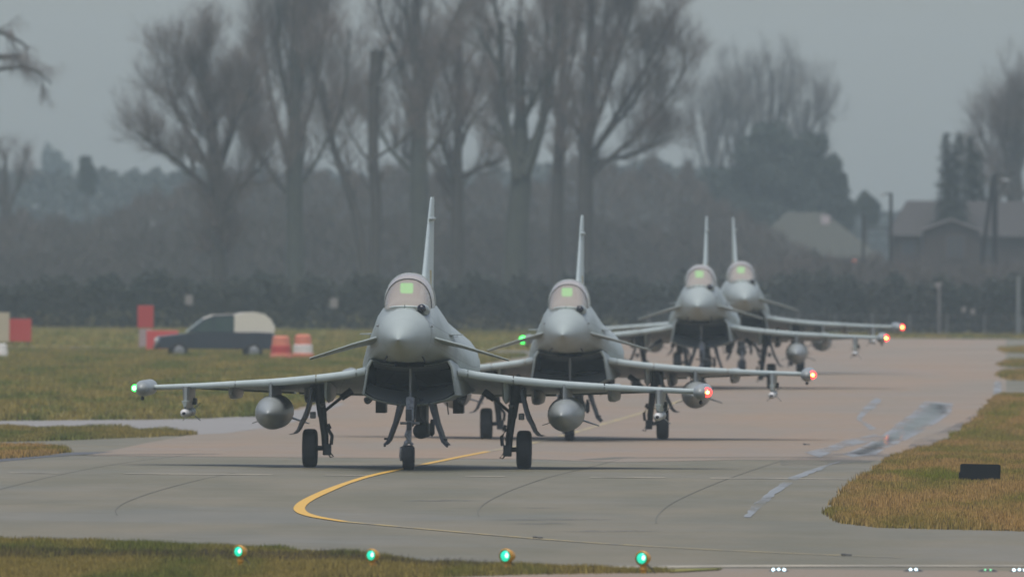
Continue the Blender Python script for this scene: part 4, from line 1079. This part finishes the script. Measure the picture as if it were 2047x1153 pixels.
bare_tree('bare_tree', [[(440, 690, 34), (438, 520, 30), (437, 400, 28), (430, 320, 24)], [(431, 330, 22), (424, 260, 20), (418, 185, 22)], [(437, 340, 16), (465, 260, 13), (500, 190, 8), (512, 130, 4)], [(435, 395, 14), (370, 335, 11), (310, 285, 8), (278, 265, 4)], [(434, 360, 13), (395, 290, 10), (345, 215, 7), (328, 130, 3)], [(438, 400, 12), (500, 360, 8), (550, 300, 4)], [(425, 220, 10), (390, 150, 6), (385, 90, 3)]],
          1215, 'broad bare tree with a thick pollarded stem, leftmost of the tall row', 11, l1=8, l2=9, l3=10, L=(1.4, 2.9), up=1.3)
bare_tree('bare_tree', [[(592, 690, 40), (590, 420, 34), (588, 250, 28), (590, 90, 20), (594, -60, 10)], [(588, 350, 14), (552, 250, 10), (528, 120, 7), (520, 10, 4)], [(590, 300, 13), (632, 190, 10), (650, 60, 7), (660, -40, 3)], [(589, 250, 12), (560, 130, 8), (555, -10, 4)], [(590, 230, 12), (618, 100, 8), (622, -40, 4)], [(588, 400, 10), (520, 320, 7), (490, 210, 4)], [(590, 380, 10), (650, 300, 7), (690, 180, 4)]],
          1260, 'dense upright bare tree with a straight dark trunk, second from left in the tall row', 12, l1=9, l2=9, l3=10, L=(1.6, 3.2), up=1.8, m1=bark_green)
bare_tree('bare_tree', [[(738, 690, 26), (730, 520, 24), (712, 410, 20), (680, 330, 16), (652, 265, 14), (642, 165, 12)], [(660, 285, 9), (690, 190, 6), (700, 60, 4)], [(645, 210, 8), (622, 120, 5), (612, 30, 3)]],
          1235, 'bare tree whose thin trunk bends to the left, in the tall row', 13, l1=6, l2=7, l3=7, L=(1.2, 2.6), up=1.2)
bare_tree('bare_tree', [[(750, 690, 24), (750, 420, 22), (746, 280, 22), (748, 150, 22), (756, 100, 32)], [(752, 315, 7), (800, 285, 5), (830, 262, 3)], [(756, 175, 7), (785, 140, 5), (800, 110, 3)], [(746, 330, 7), (700, 270, 4), (680, 210, 3)]],
          1190, 'pollarded bare trunk cut off flat and thick at the top', 14, l1=4, l2=6, l3=6, L=(.7, 1.6), up=1.0, t0=.5)
bare_tree('bare_tree', [[(842, 690, 46), (840, 430, 40), (838, 260, 34), (836, 120, 24), (832, -50, 14)], [(842, 240, 18), (862, 150, 14), (895, 70, 10), (935, -20, 6)], [(836, 230, 14), (800, 140, 10), (770, 50, 7), (745, -40, 4)], [(838, 330, 12), (880, 280, 9), (905, 200, 6), (915, 100, 4)], [(838, 360, 11), (780, 300, 8), (740, 220, 5)], [(836, 150, 11), (815, 60, 8), (812, -40, 4)]],
          1275, 'tallest bare tree of the row with a stout central trunk', 15, l1=8, l2=8, l3=9, L=(1.6, 3.2), up=1.2, m1=bark_green)
bare_tree('bare_tree', [[(915, 690, 32), (914, 480, 28), (914, 350, 22), (916, 230, 15), (922, 90, 8)], [(914, 360, 13), (890, 310, 10), (878, 265, 6), (875, 190, 4)], [(916, 355, 13), (960, 335, 10), (1000, 320, 6)], [(916, 260, 9), (950, 190, 7), (970, 110, 4)], [(915, 300, 9), (945, 240, 6), (985, 190, 4)], [(916, 225, 8), (890, 150, 6), (880, 80, 3)]],
          1200, 'slim bare tree with crooked side limbs between the stout tree and the forked one', 16, l1=7, l2=7, l3=8, L=(1.2, 2.4), up=1.0)
bare_tree('bare_tree', [[(1030, 690, 56), (1032, 520, 52), (1040, 400, 46), (1043, 310, 34), (1040, 200, 22), (1040, 45, 17)], [(1036, 360, 22), (1016, 270, 16), (1004, 180, 14), (1002, 45, 13)], [(1050, 350, 26), (1078, 270, 20), (1096, 200, 16), (1112, 90, 12), (1118, 10, 8)], [(1046, 240, 12), (1070, 190, 9), (1095, 150, 5)], [(1005, 150, 9), (975, 95, 6), (955, 60, 4)], [(1060, 330, 12), (1010, 290, 9), (985, 250, 4)], [(1002, 60, 6), (990, 10, 4), (985, -30, 2)]],
          1180, 'big bare tree forking into several cut upright stems, right of centre', 17, l1=6, l2=7, l3=7, L=(1.2, 2.6), up=1.3, t0=.6, m1=bark_green)
bare_tree('bare_tree', [[(1112, 690, 32), (1114, 450, 28), (1120, 260, 22), (1128, 100, 15), (1132, -60, 8)], [(1120, 260, 10), (1098, 130, 7), (1090, -10, 4)], [(1124, 220, 10), (1150, 100, 7), (1160, -30, 4)]],
          1245, 'straight bare tree with one slender trunk right of the forked tree', 18, l1=9, l2=8, l3=8, L=(1.4, 2.8), up=1.7)
bare_tree('bare_tree', [[(1168, 690, 38), (1170, 430, 34), (1174, 260, 26), (1180, 90, 18), (1186, -80, 9)], [(1172, 330, 14), (1235, 230, 11), (1295, 130, 7), (1350, 20, 4)], [(1172, 300, 13), (1210, 190, 10), (1250, 80, 7), (1275, -40, 4)], [(1174, 360, 12), (1260, 280, 9), (1330, 210, 6), (1375, 130, 3)], [(1176, 260, 11), (1205, 130, 8), (1215, -20, 4)], [(1180, 330, 10), (1290, 300, 7), (1350, 270, 3)], [(1180, 200, 9), (1240, 40, 6), (1260, -40, 3)], [(1190, 300, 10), (1280, 190, 7), (1330, 100, 4)]],
          1230, 'wide feathery bare tree at the right end of the tall row', 19, l1=8, l2=9, l3=10, L=(1.4, 2.8), up=1.2)
# hazier trees farther back
for k, (px, top, w, Y, lab) in enumerate(((1425, 165, 20, 1800, 'hazy thin bare tree just right of the feathery tree'), (1478, 105, 26, 1900, 'tall hazy bare tree, highest of the far group'), (1540, 100, 26, 1880, 'tall hazy bare tree with a fan-shaped crown in the far group'), (1610, 160, 22, 1860, 'hazy bare tree at the right end of the far group'))):
    hgt = 600 - top
    st = [[(px, 625, w), (px, 420, w * .8), (px + 2, 260, w * .55), (px + 4, top + 40, w * .25)]]
    for s, a, b_, c in ((-1, 420, 45, 30), (1, 410, 48, 20), (-1, 340, 28, 10), (1, 330, 30, 5), (1, 280, 60, 60)):
        st.append([(px, a, w * .4), (px + s * b_ * .6, (a + top) / 2, w * .26), (px + s * b_, top + c + 20, w * .1)])
    bare_tree('bare_tree', st, Y, lab, 40 + k, group='hazy trees farther back', l1=5, l2=6, l3=7, L=(1.5, 2.8), up=1.9, tw=1.1, m2=twig_hazed)
bare_tree('bare_tree', [[(2050, 630, 40), (2040, 480, 34), (2030, 380, 26), (2035, 280, 16), (2045, 180, 8)], [(2030, 420, 14), (1985, 330, 10), (1960, 260, 5)], [(2030, 380, 13), (2000, 270, 9), (1995, 210, 4)], [(2036, 320, 12), (2080, 240, 8), (2100, 170, 4)], [(2032, 360, 10), (2015, 250, 7), (2020, 180, 3)], [(2030, 450, 10), (1970, 400, 7), (1940, 350, 4)]],
          1520, 'brown bare tree cut by the right edge', 50, group='hazy trees farther back', l1=8, l2=8, l3=9, L=(1.6, 3.0), up=.9)
bare_tree('willow_tree', [[(-150, 680, 60), (-140, 400, 50), (-110, 200, 36), (-60, 100, 22), (-5, 85, 12), (40, 110, 6)], [(-120, 240, 20), (-60, 150, 14), (0, 135, 9), (70, 130, 5), (105, 170, 3)], [(-90, 140, 18), (-40, 60, 12), (20, 65, 7), (60, 100, 4)], [(-130, 300, 20), (-190, 180, 14), (-220, 120, 8)]],
          1150, 'weeping bare tree whose drooping twigs enter at the left edge', 51, group='bare trees behind the taxiway', l1=4, l2=6, l3=8, L=(1.0, 1.7), up=-.6, droop=.7, t0=.55)
bare_tree('bare_tree', [[(15, 690, 26), (12, 500, 22), (10, 380, 14), (12, 310, 6)], [(12, 440, 9), (40, 360, 6), (50, 320, 3)], [(12, 430, 9), (-20, 350, 6), (-30, 310, 3)]], 1500, 'small bare tree against the far wood at the left edge', 52, group='hazy trees farther back', l1=6, l2=7, l3=8, L=(1.0, 2.0))

def leaf_cloud(centers, radii, n, size, r, flat=1.0):
    """triangles scattered on and in ellipsoids"""
    c = np.array(centers, float); R = np.array(radii, float)
    wgt = (R[:, 0] * R[:, 2]); i = r.choice(len(c), n, p=wgt / wgt.sum())
    d = unit(r.normal(size=(n, 3))); rr = r.random(n) ** .33
    p = c[i] + d * R[i] * (0.62 + .42 * rr)[:, None] * r.uniform(.82, 1.12, n)[:, None]
    s = size * r.uniform(.5, 1.5, n)[:, None]
    a = unit(r.normal(size=(n, 3))); b_ = unit(np.cross(a, unit(r.normal(size=(n, 3)))))
    V = np.stack([p - a * s, p + a * s * .8 + b_ * s * .3, p + b_ * s * 1.1], 1).reshape(-1, 3)
    return V, np.arange(3 * n).reshape(-1, 3)

def leafy_tree(name, blobs, Y, label, seed, m, n=14000, size=.17, group='hazy trees farther back', trunk_px=None, cat='tree'):
    r = np.random.default_rng(seed)
    s = FPX / Y
    C, R = [], []
    for px, py, rx, ry in blobs:
        p = spot(px, py, Y); big = (rx / s, max(.8, rx / s * .8), ry / s)
        for _ in range(9):
            d = unit(r.normal(size=3)); d[1] *= .8
            C.append(p + d * np.array(big) * .62); k = r.uniform(.28, .5); R.append(np.array(big) * k)
        C.append(p); R.append(np.array(big) * .5)
    base = spot(trunk_px or np.mean([b_[0] for b_ in blobs]), 640, Y); base[2] = 0
    T = empty(name, base)
    top = spot(trunk_px or np.mean([b_[0] for b_ in blobs]), np.min([b_[1] for b_ in blobs]), Y)
    P = np.linspace(base, top, 6)[None]; V, F = tubes(P, np.linspace(.35, .06, 6)[None], 8)
    link('trunk', mesh_np('trunk', V - base, [F], True), bark, T)
    V, F = leaf_cloud(C, R, n, size, r)
    V[:, 2] = np.maximum(V[:, 2], .05)
    link('crown', mesh_np('crown', V - base, [F]), m, T)
    tag(T, label, cat, group); return T

leafy_tree('evergreen_tree', [(1545, 285, 45, 45), (1505, 325, 50, 60), (1590, 305, 48, 50), (1465, 385, 46, 60), (1550, 370, 80, 70), (1625, 360, 50, 55), (1510, 440, 90, 60), (1610, 440, 80, 60)], 1720, 'big rounded dark evergreen in front of the far hazy trees', 60, everg, 26000, .2)
leafy_tree('evergreen_tree', [(1640, 300, 20, 36), (1652, 345, 32, 42), (1680, 375, 22, 34), (1665, 420, 46, 50), (1696, 415, 20, 34)], 1700, 'narrower evergreen with a stepped right flank beside the rounded one', 61, everg, 12000, .18)
leafy_tree('small_tree', [(1440, 420, 60, 100), (1400, 470, 60, 70)], 1780, 'hazy shrubby tree filling the gap right of the tall row', 62, everg, 12000, .2)
leafy_tree('small_tree', [(1722, 405, 18, 32), (1742, 425, 22, 30)], 1690, 'small shrubby tree between the evergreens and the lamp post', 63, everg, 5000, .14)
leafy_tree('small_tree', [(172, 335, 16, 30), (176, 360, 22, 30)], 1900, 'small round dark tree rising from the far wood at left', 64, everg, 4000, .16)
leafy_tree('poplar_tree', [(105, 330, 22, 50), (105, 370, 30, 50), (120, 350, 26, 40)], 3000, 'very pale distant tree above the far wood at left', 65, everg, 5000, .3)

def conifer(name, tips, Y, label, seed):
    r = np.random.default_rng(seed); s = FPX / Y
    base = spot(tips[0][0], 640, Y); base[2] = 0
    T = empty(name, base); VV, FF, o = [], [], 0
    for px, top, wpx in tips:
        tp = spot(px, top, Y); n = 3800
        h = r.random(n) ** .8; z = tp[2] * (1 - h * .95); wid = (.12 + h) * wpx / s * (0.75 + .25 * np.sin(z * 7 + r.uniform(0, 6)))
        a = r.uniform(0, 2 * pi, n); q = np.sqrt(r.random(n)) * (.6 + .4 * np.sin(a * 5) ** 2)
        p = np.c_[tp[0] + np.cos(a) * wid * q, tp[1] + np.sin(a) * wid * q, z - .25 * q * wid]
        d = np.c_[np.cos(a), np.sin(a), r.uniform(-.5, .25, n)] * r.uniform(.12, .42, n)[:, None]
        sd_ = np.c_[-np.sin(a), np.cos(a), r.uniform(-.4, .4, n)] * .11
        V = np.stack([p - sd_, p + sd_, p + d], 1).reshape(-1, 3); VV.append(V); FF.append(np.arange(3 * n).reshape(-1, 3) + o); o += 3 * n
    link('crown', mesh_np('crown', np.concatenate(VV) - base, [np.concatenate(FF)]), conif, T)
    P = np.linspace(base, spot(tips[0][0], tips[0][1] + 10, Y), 6)[None]; V, F = tubes(P, np.linspace(.3, .04, 6)[None], 8)
    link('trunk', mesh_np('trunk', V - base, [F], True), bark, T)
    tag(T, label, 'tree', 'hazy trees farther back')
conifer('conifer_tree', [(1892, 264, 60), (1918, 262, 64), (1904, 300, 78)], 1400, 'spiky dark conifer with two tips left of the brown bare tree', 70)
conifer('conifer_tree', [(1940, 270, 46), (1955, 300, 60)], 1405, 'slimmer dark conifer just right of the two-tipped one', 71)

# stuff: far wood, thickets, hedges (one mass each)
def mass(name, spans, Y, depth, n, size, m, seed, sliver=False, lump=.06):
    """spans: list of (px, top_py) outline of the mass's top"""
    r = np.random.default_rng(seed)
    x = np.array([spot(a, b_, Y)[0] for a, b_ in spans]); z = np.array([spot(a, b_, Y)[2] for a, b_ in spans])
    X = r.uniform(x[0], x[-1], n); top = np.interp(X, x, z)
    top = top * (1 + lump * (np.sin(X * 1.7 + 2 * np.sin(X * .6)) + .5 * np.sin(X * 5.1))) 
    h = 1 - r.random(n) ** 1.5 if not sliver else 1 - r.random(n) ** 1.25
    Yp = Y + r.uniform(0, depth, n)
    p = np.c_[X, Yp, top * h + r.normal(0, .12, n)]; p[:, 2] = np.maximum(p[:, 2], 0)
    if sliver:
        L = size * r.uniform(2, 7, n)[:, None]
        d = unit(np.c_[r.normal(0, .45, n), r.normal(0, .45, n), np.abs(r.normal(.9, .3, n))]) * L
        sd_ = unit(np.cross(d, unit(r.normal(size=(n, 3))))) * size * .12
        V = np.stack([p - sd_, p + sd_, p + d], 1).reshape(-1, 3)
    else:
        s = size * r.uniform(.5, 1.5, n)[:, None]; a = unit(r.normal(size=(n, 3))); b_ = unit(np.cross(a, unit(r.normal(size=(n, 3)))))
        V = np.stack([p - a * s, p + a * s * .8 + b_ * s * .3, p + b_ * s], 1).reshape(-1, 3)
    o = link(name, mesh_np(name, V, [np.arange(3 * n).reshape(-1, 3)]), m); tag(o, kind='stuff'); return o

mass('far_wood', [(-700, 350), (-100, 345), (60, 348), (160, 352), (260, 348), (420, 345), (800, 350), (1300, 330), (1420, 340), (1700, 430), (2100, 430), (2700, 400)], 2300, 25, 90000, .45, hedgem, 80, lump=.03)
mass('thicket', [(-600, 420), (-100, 430), (40, 440), (140, 455), (240, 430), (330, 390), (450, 370), (560, 345), (700, 370), (820, 340), (950, 370), (1080, 365), (1180, 335), (1300, 335), (1400, 360), (1450, 420), (1520, 470), (1620, 500)], 1320, 16, 130000, .16, scrubm, 81, sliver=True)
mass('dark_shrubs', [(-600, 500), (0, 520), (150, 500), (300, 470), (450, 440), (620, 430), (760, 450), (900, 440), (1050, 450), (1200, 440), (1350, 470), (1500, 500), (1640, 520)], 1345, 10, 60000, .26, hedgem, 82)
mass('brown_scrub', [(1480, 540), (1600, 530), (1700, 522), (1800, 530), (1900, 545), (2050, 540), (2500, 530)], 1120, 8, 40000, .13, scrubm, 83, sliver=True)
mass('hedge', [(-600, 570), (0, 575), (200, 562), (420, 556), (640, 566), (900, 560), (1200, 565), (1450, 560), (1700, 562), (1900, 570), (2100, 560), (2600, 565)], 1062, 5, 130000, .12, hedgem, 84, lump=.11)

# ------------------------------------------------------------------ houses, posts, fence beyond the runway
roofm = mat('dark_roof_tiles', (.040, .036, .034), .85, c2=(.03, .027, .025), scale=3)
roofg = mat('mossy_roof_tiles', (.052, .054, .040), .85, c2=(.04, .042, .034), scale=2)
wallm = mat('brown_brick_wall', (.065, .052, .045), .9, c2=(.05, .042, .038), scale=4)
trimm = mat('pale_trim', (.24, .22, .21), .6)
gutm = mat('grey_gutter', (.10, .095, .09), .6)
winm = mat('dark_window', (.05, .05, .05), .4)
framem = mat('brown_frame', (.10, .075, .06), .8)
def house(name, Y, x0, x1, xr0, xr1, ye, yr, label, roof, gable=None):
    """hipped roof: eaves from px x0..x1 at py ye, ridge xr0..xr1 at yr"""
    a, b_, c, d = spot(x0, ye, Y), spot(x1, ye, Y), spot(xr0, yr, Y), spot(xr1, yr, Y)
    base = np.array([(a[0] + b_[0]) / 2, Y, 0]); T = empty(name, base); D = 7.0
    ze = (a[2] + b_[2]) / 2; zr = (c[2] + d[2]) / 2
    X0, X1, R0, R1 = a[0] - base[0], b_[0] - base[0], c[0] - base[0], d[0] - base[0]
    m = MB(); m.box(X0 + .3, X1 - .3, .4, D - .4, 0, ze - .02); m.build('wall', wallm, T, smooth=False)
    m = MB(); m.add([(X0, 0, ze), (X1, 0, ze), (X1, D, ze), (X0, D, ze), (R0, D / 2, zr), (R1, D / 2, zr)], [(0, 1, 5, 4), (1, 2, 5), (2, 3, 4, 5), (3, 0, 4), (0, 3, 2, 1)]); m.build('roof', roof, T, smooth=False)
    m = MB(); m.box(X0, X1, -.06, -.003, ze - .12, ze + .02); m.build('gutter', gutm, T, smooth=False)
    n = max(2, int((X1 - X0) / 2.5))
    for k in range(n):
        xx = X0 + (X1 - X0) * (k + .5) / n
        m = MB(); m.box(xx - .55, xx + .55, .36, .397, ze - 1.5, ze - .35); w = m.build('window', framem, T, smooth=False)
        m = MB(); m.box(xx - .47, xx + .47, .345, .357, ze - 1.42, ze - .43); m.build('pane', winm, w, smooth=False)
    tag(T, label, 'house'); return T, base
T, base = house('house', 1560, 1480, 1765, 1575, 1650, 514, 424, 'low house with a mossy hipped roof and a pale gutter line', roofg)
p = spot(1652, 428, 1560) - base
b = MB(); b.box(p[0] - .34, p[0] + .34, 2.6, 3.4, p[2] - 1.0, p[2] - .08); b.build('chimney', mat('pale_render', (.40, .34, .34), .7), T, smooth=False)
T, base = house('house', 1400, 1775, 2190, 1815, 2140, 470, 402, 'long house with a big dark roof behind the gabled one', roofm)
# gabled house end
Y = 1340; A, Lf, Rt = spot(1902, 437, Y), spot(1842, 457, Y), spot(1964, 460, Y)
base = np.array([A[0], Y, 0]); T = empty('gabled_house', base)
xl, xr, za, ze = Lf[0] - A[0], Rt[0] - A[0], A[2], (Lf[2] + Rt[2]) / 2
b = MB(); b.loft([[(xl + .2, y, 0), (xr - .2, y, 0), (xr - .2, y, ze), (0, y, za - .12), (xl + .2, y, ze)] for y in (.3, 7)]); b.build('wall', wallm, T, smooth=False)
b = MB(); b.loft([[(xl, y, ze - .03), (0, y, za), (xr, y, ze - .03), (xr, y, ze - .12), (0, y, za - .1), (xl, y, ze - .12)] for y in (.05, 7.2)]); b.build('roof', roofm, T, smooth=False)
b = MB(); b.loft([[(xl - .02, y, ze - .04), (0, y, za + .02), (xr + .02, y, ze - .04), (xr + .02, y, ze - .13), (0, y, za - .085), (xl - .02, y, ze - .13)] for y in (-.01, .045)]); b.build('bargeboard', trimm, T, smooth=False)
b = MB(); b.box(-.35, .95, .24, .297, ze - 1.9, ze - .35); w = b.build('window', framem, T, smooth=False)
b = MB(); b.box(-.28, .28, .22, .237, ze - 1.83, ze - .42); b.build('pane', winm, w, smooth=False)
b = MB(); b.box(.32, .88, .22, .237, ze - 1.83, ze - .42); b.build('pane', winm, w, smooth=False)
tag(T, 'gabled house end with pale bargeboards right of the lamp post', 'house')

postm = mat('dark_steel', (.014, .016, .016), .7); concm = mat('concrete_post', (.17, .17, .165), .8); woodm = mat('weathered_post', (.16, .15, .14), .8)
def post_base(px, Y):
    p = spot(px, 640, Y); return np.array([p[0], Y, 0.0])
Y = 1190; c = post_base(1780, Y); T = empty('lamp_post', c); top = spot(1780, 386, Y)[2]
b = MB(); b.tube([(0, 0, 0), (0, 0, top)], [.13, .10], 10); b.build('pole', postm, T)
b = MB(); b.tube([(0, 0, top - .05), (-.3, 0, top - .03), (-.5, 0, top - .12)], [.05, .045, .03], 8); b.build('arm', postm, T)
b = MB(); b.box(-.62, -.3, -.1, .1, top - .16, top - .06); b.build('lamp_head', mat('lamp_head_grey', (.25, .25, .24), .5), T, bevel=.02)
tag(T, 'tall dark lamp post with a short arm to the left', 'lamp post')
c = post_base(1725, Y); T = empty('utility_pole', c); top = spot(1725, 428, Y)[2]; zb = spot(1750, 456, Y)[2]
b = MB(); b.tube([(0, 0, 0), (0, 0, top)], [.11, .08], 10); b.build('pole', postm, T)
b = MB(); b.tube([(0, 0, zb), ((1780 - 1725) * Y / FPX - .13, 0, zb)], .035, 6); b.build('crossbar', postm, T)
tag(T, 'shorter dark pole with a thin crossbar reaching the lamp post', 'pole')
c = post_base(1708, 1185); T = empty('red_lamp', c); z = spot(1708, 523, 1185)[2]
b = MB(); b.tube([(0, 0, 0), (0, 0, z)], .04, 8); b.build('post', postm, T)
b = MB(); b.sphere((0, -.05, z + .05), .085, 12, 8); b.build('lamp', mat('small_red_lamp', (.6, .2, .15), .3, emit=(1, .30, .20), estr=1.6), T)
tag(T, 'tiny lit reddish lamp on a thin post left of the pole', 'lamp')
Y = 1165; c = post_base(1988, Y); T = empty('floodlight_mast', c); s = Y / FPX
P_ = lambda px, py: (spot(px, py, Y)[0] - c[0], 0, spot(px, py, Y)[2])
b = MB(); b.tube([(0, 0, 0), P_(1990, 348)], [.20, .16], 8); b.build('upright', postm, T)
b = MB(); b.tube([(-.9, .4, 0), P_(1966, 500), P_(1986, 350)], [.16, .14, .11], 8); b.build('raking_leg', postm, T)
b = MB(); b.tube([P_(1986, 349), P_(2030, 347)], .06, 8); b.tube([P_(1993, 392), P_(2014, 362)], .035, 6); b.build('bracket', postm, T)
b = MB(); x_, _, z_ = P_(2010, 357); b.box(x_ - .25, x_ + .25, -.15, .2, z_ - .05, z_ + .1); fl = b.build('floodlight', postm, T, bevel=.02)
b = MB(); b.box(x_ - .21, x_ + .21, -.13, .17, z_ - .075, z_ - .053); b.build('floodlight_glass', mat('floodlight_glass', (.8, .8, .78), .3, emit=(.8, .82, .8), estr=.5), fl, smooth=False)
tag(T, 'dark floodlight mast with a raking leg near the right edge', 'mast')
Y = 1046; c = post_base(1878, Y); T = empty('sign_post', c); P_ = lambda px, py: (spot(px, py, Y)[0] - c[0], 0, spot(px, py, Y)[2])
b = MB(); b.tube([(0, 0, 0), P_(1878, 572)], [.075, .07], 8); b.build('post', woodm, T)
b = MB(); q = P_(1876, 570); b.add([(q[0] - .22, -.05, q[2] + .12), (q[0] + .22, -.05, q[2] + .14), (q[0] + .02, -.05, q[2] - .25), (q[0] - .22, .0, q[2] + .12), (q[0] + .22, .0, q[2] + .14), (q[0] + .02, .0, q[2] - .25)], [(0, 1, 2), (5, 4, 3), (0, 3, 4, 1), (1, 4, 5, 2), (2, 5, 3, 0)]); b.build('sign_plate', trimm, T, smooth=False)
tag(T, 'pale sign post with a small triangular plate in front of the hedge', 'sign')
for px, py, lab in ((1927, 618, 'small white marker stake by the fence, left one'), (1945, 622, 'small white marker stake by the fence, right one'), (378, 598, 'small pale notice on a stake before the hedge above the car'), (668, 604, 'small pale notice on a stake before the hedge left of the near jet')):
    c = post_base(px, 1044); T = empty('marker_stake', c); z = spot(px, py, 1044)[2]
    w_ = .11 if px > 1500 else .2
    b = MB(); b.tube([(0, 0, 0), (0, 0, z)], .03, 6); b.build('stake', postm, T)
    b = MB(); b.box(-w_, w_, -.06, -.032, z - w_ * 1.4, z + w_ * 1.1); b.build('plate', mat('pale_notice', (.22, .20, .18), .6), T, smooth=False)
    tag(T, lab, 'marker')
# chain link fence
fx0, fx1, FY = 7.0, 34.0, 1040
T = empty('chain_link_fence', (fx0, FY, 0))
n = int((fx1 - fx0) / 1.9)
pb = MB(); pb.tube([(0, 0, -.1), (0, 0, 1.15)], .045, 6); p0 = pb.build('fence_post', concm, T)
for k in range(1, n + 1):
    o = p0.copy(); o.location = (k * 1.9, 0, 0); COL.objects.link(o)
for zz in (.12, .6, 1.08):
    b = MB(); b.tube([(0, -.05, zz), (n * 1.9, -.05, zz)], .012, 4); b.build('fence_wire', M['gear'], T)
Vs, Fs = [], []
for k in range(int(n * 1.9 / .22)):
    for s in (-1, 1):
        x_ = k * .22; i = len(Vs); dx = s * .55
        Vs += [(x_ - .006, -.06, .1), (x_ + .006, -.06, .1), (x_ + dx + .006, -.06, 1.08), (x_ + dx - .006, -.06, 1.08)]; Fs.append((i, i + 1, i + 2, i + 3))
o = link('wire_mesh', mesh_np('wire_mesh', Vs, [np.array(Fs)]), M['gear'], T); o['kind'] = 'stuff'
tag(T, 'low chain link fence with concrete posts along the end of the runway', 'fence')
for px, py in ((2036, 552),):
    c = post_base(px, 1036); z = spot(px, py, 1036)[2]
    b = MB(); b.box(c[0] - .09, c[0] + .09, 1035.9, 1036.1, 0, z); tag(b.build('concrete_post', mat('grey_post', (.16, .17, .17), .8), smooth=False), 'tall grey post at the right edge in front of the hedge', 'post')

# ------------------------------------------------------------------ haze
hm = bpy.data.materials.new('haze_air'); hm.use_nodes = True
nt = hm.node_tree; nt.nodes.remove(nt.nodes['Principled BSDF'])
pv = nt.nodes.new('ShaderNodeVolumePrincipled'); pv.inputs['Density'].default_value = HAZE_DENSITY; pv.inputs['Color'].default_value = HAZE_COLOR
pv.inputs['Anisotropy'].default_value = 0.0
nt.links.new(pv.outputs[0], nt.nodes['Material Output'].inputs['Volume'])
b = MB(); b.box(-1600, 1600, -150, 3400, -1.35, 42)
o = b.build('haze', hm, smooth=False); tag(o, kind='stuff')
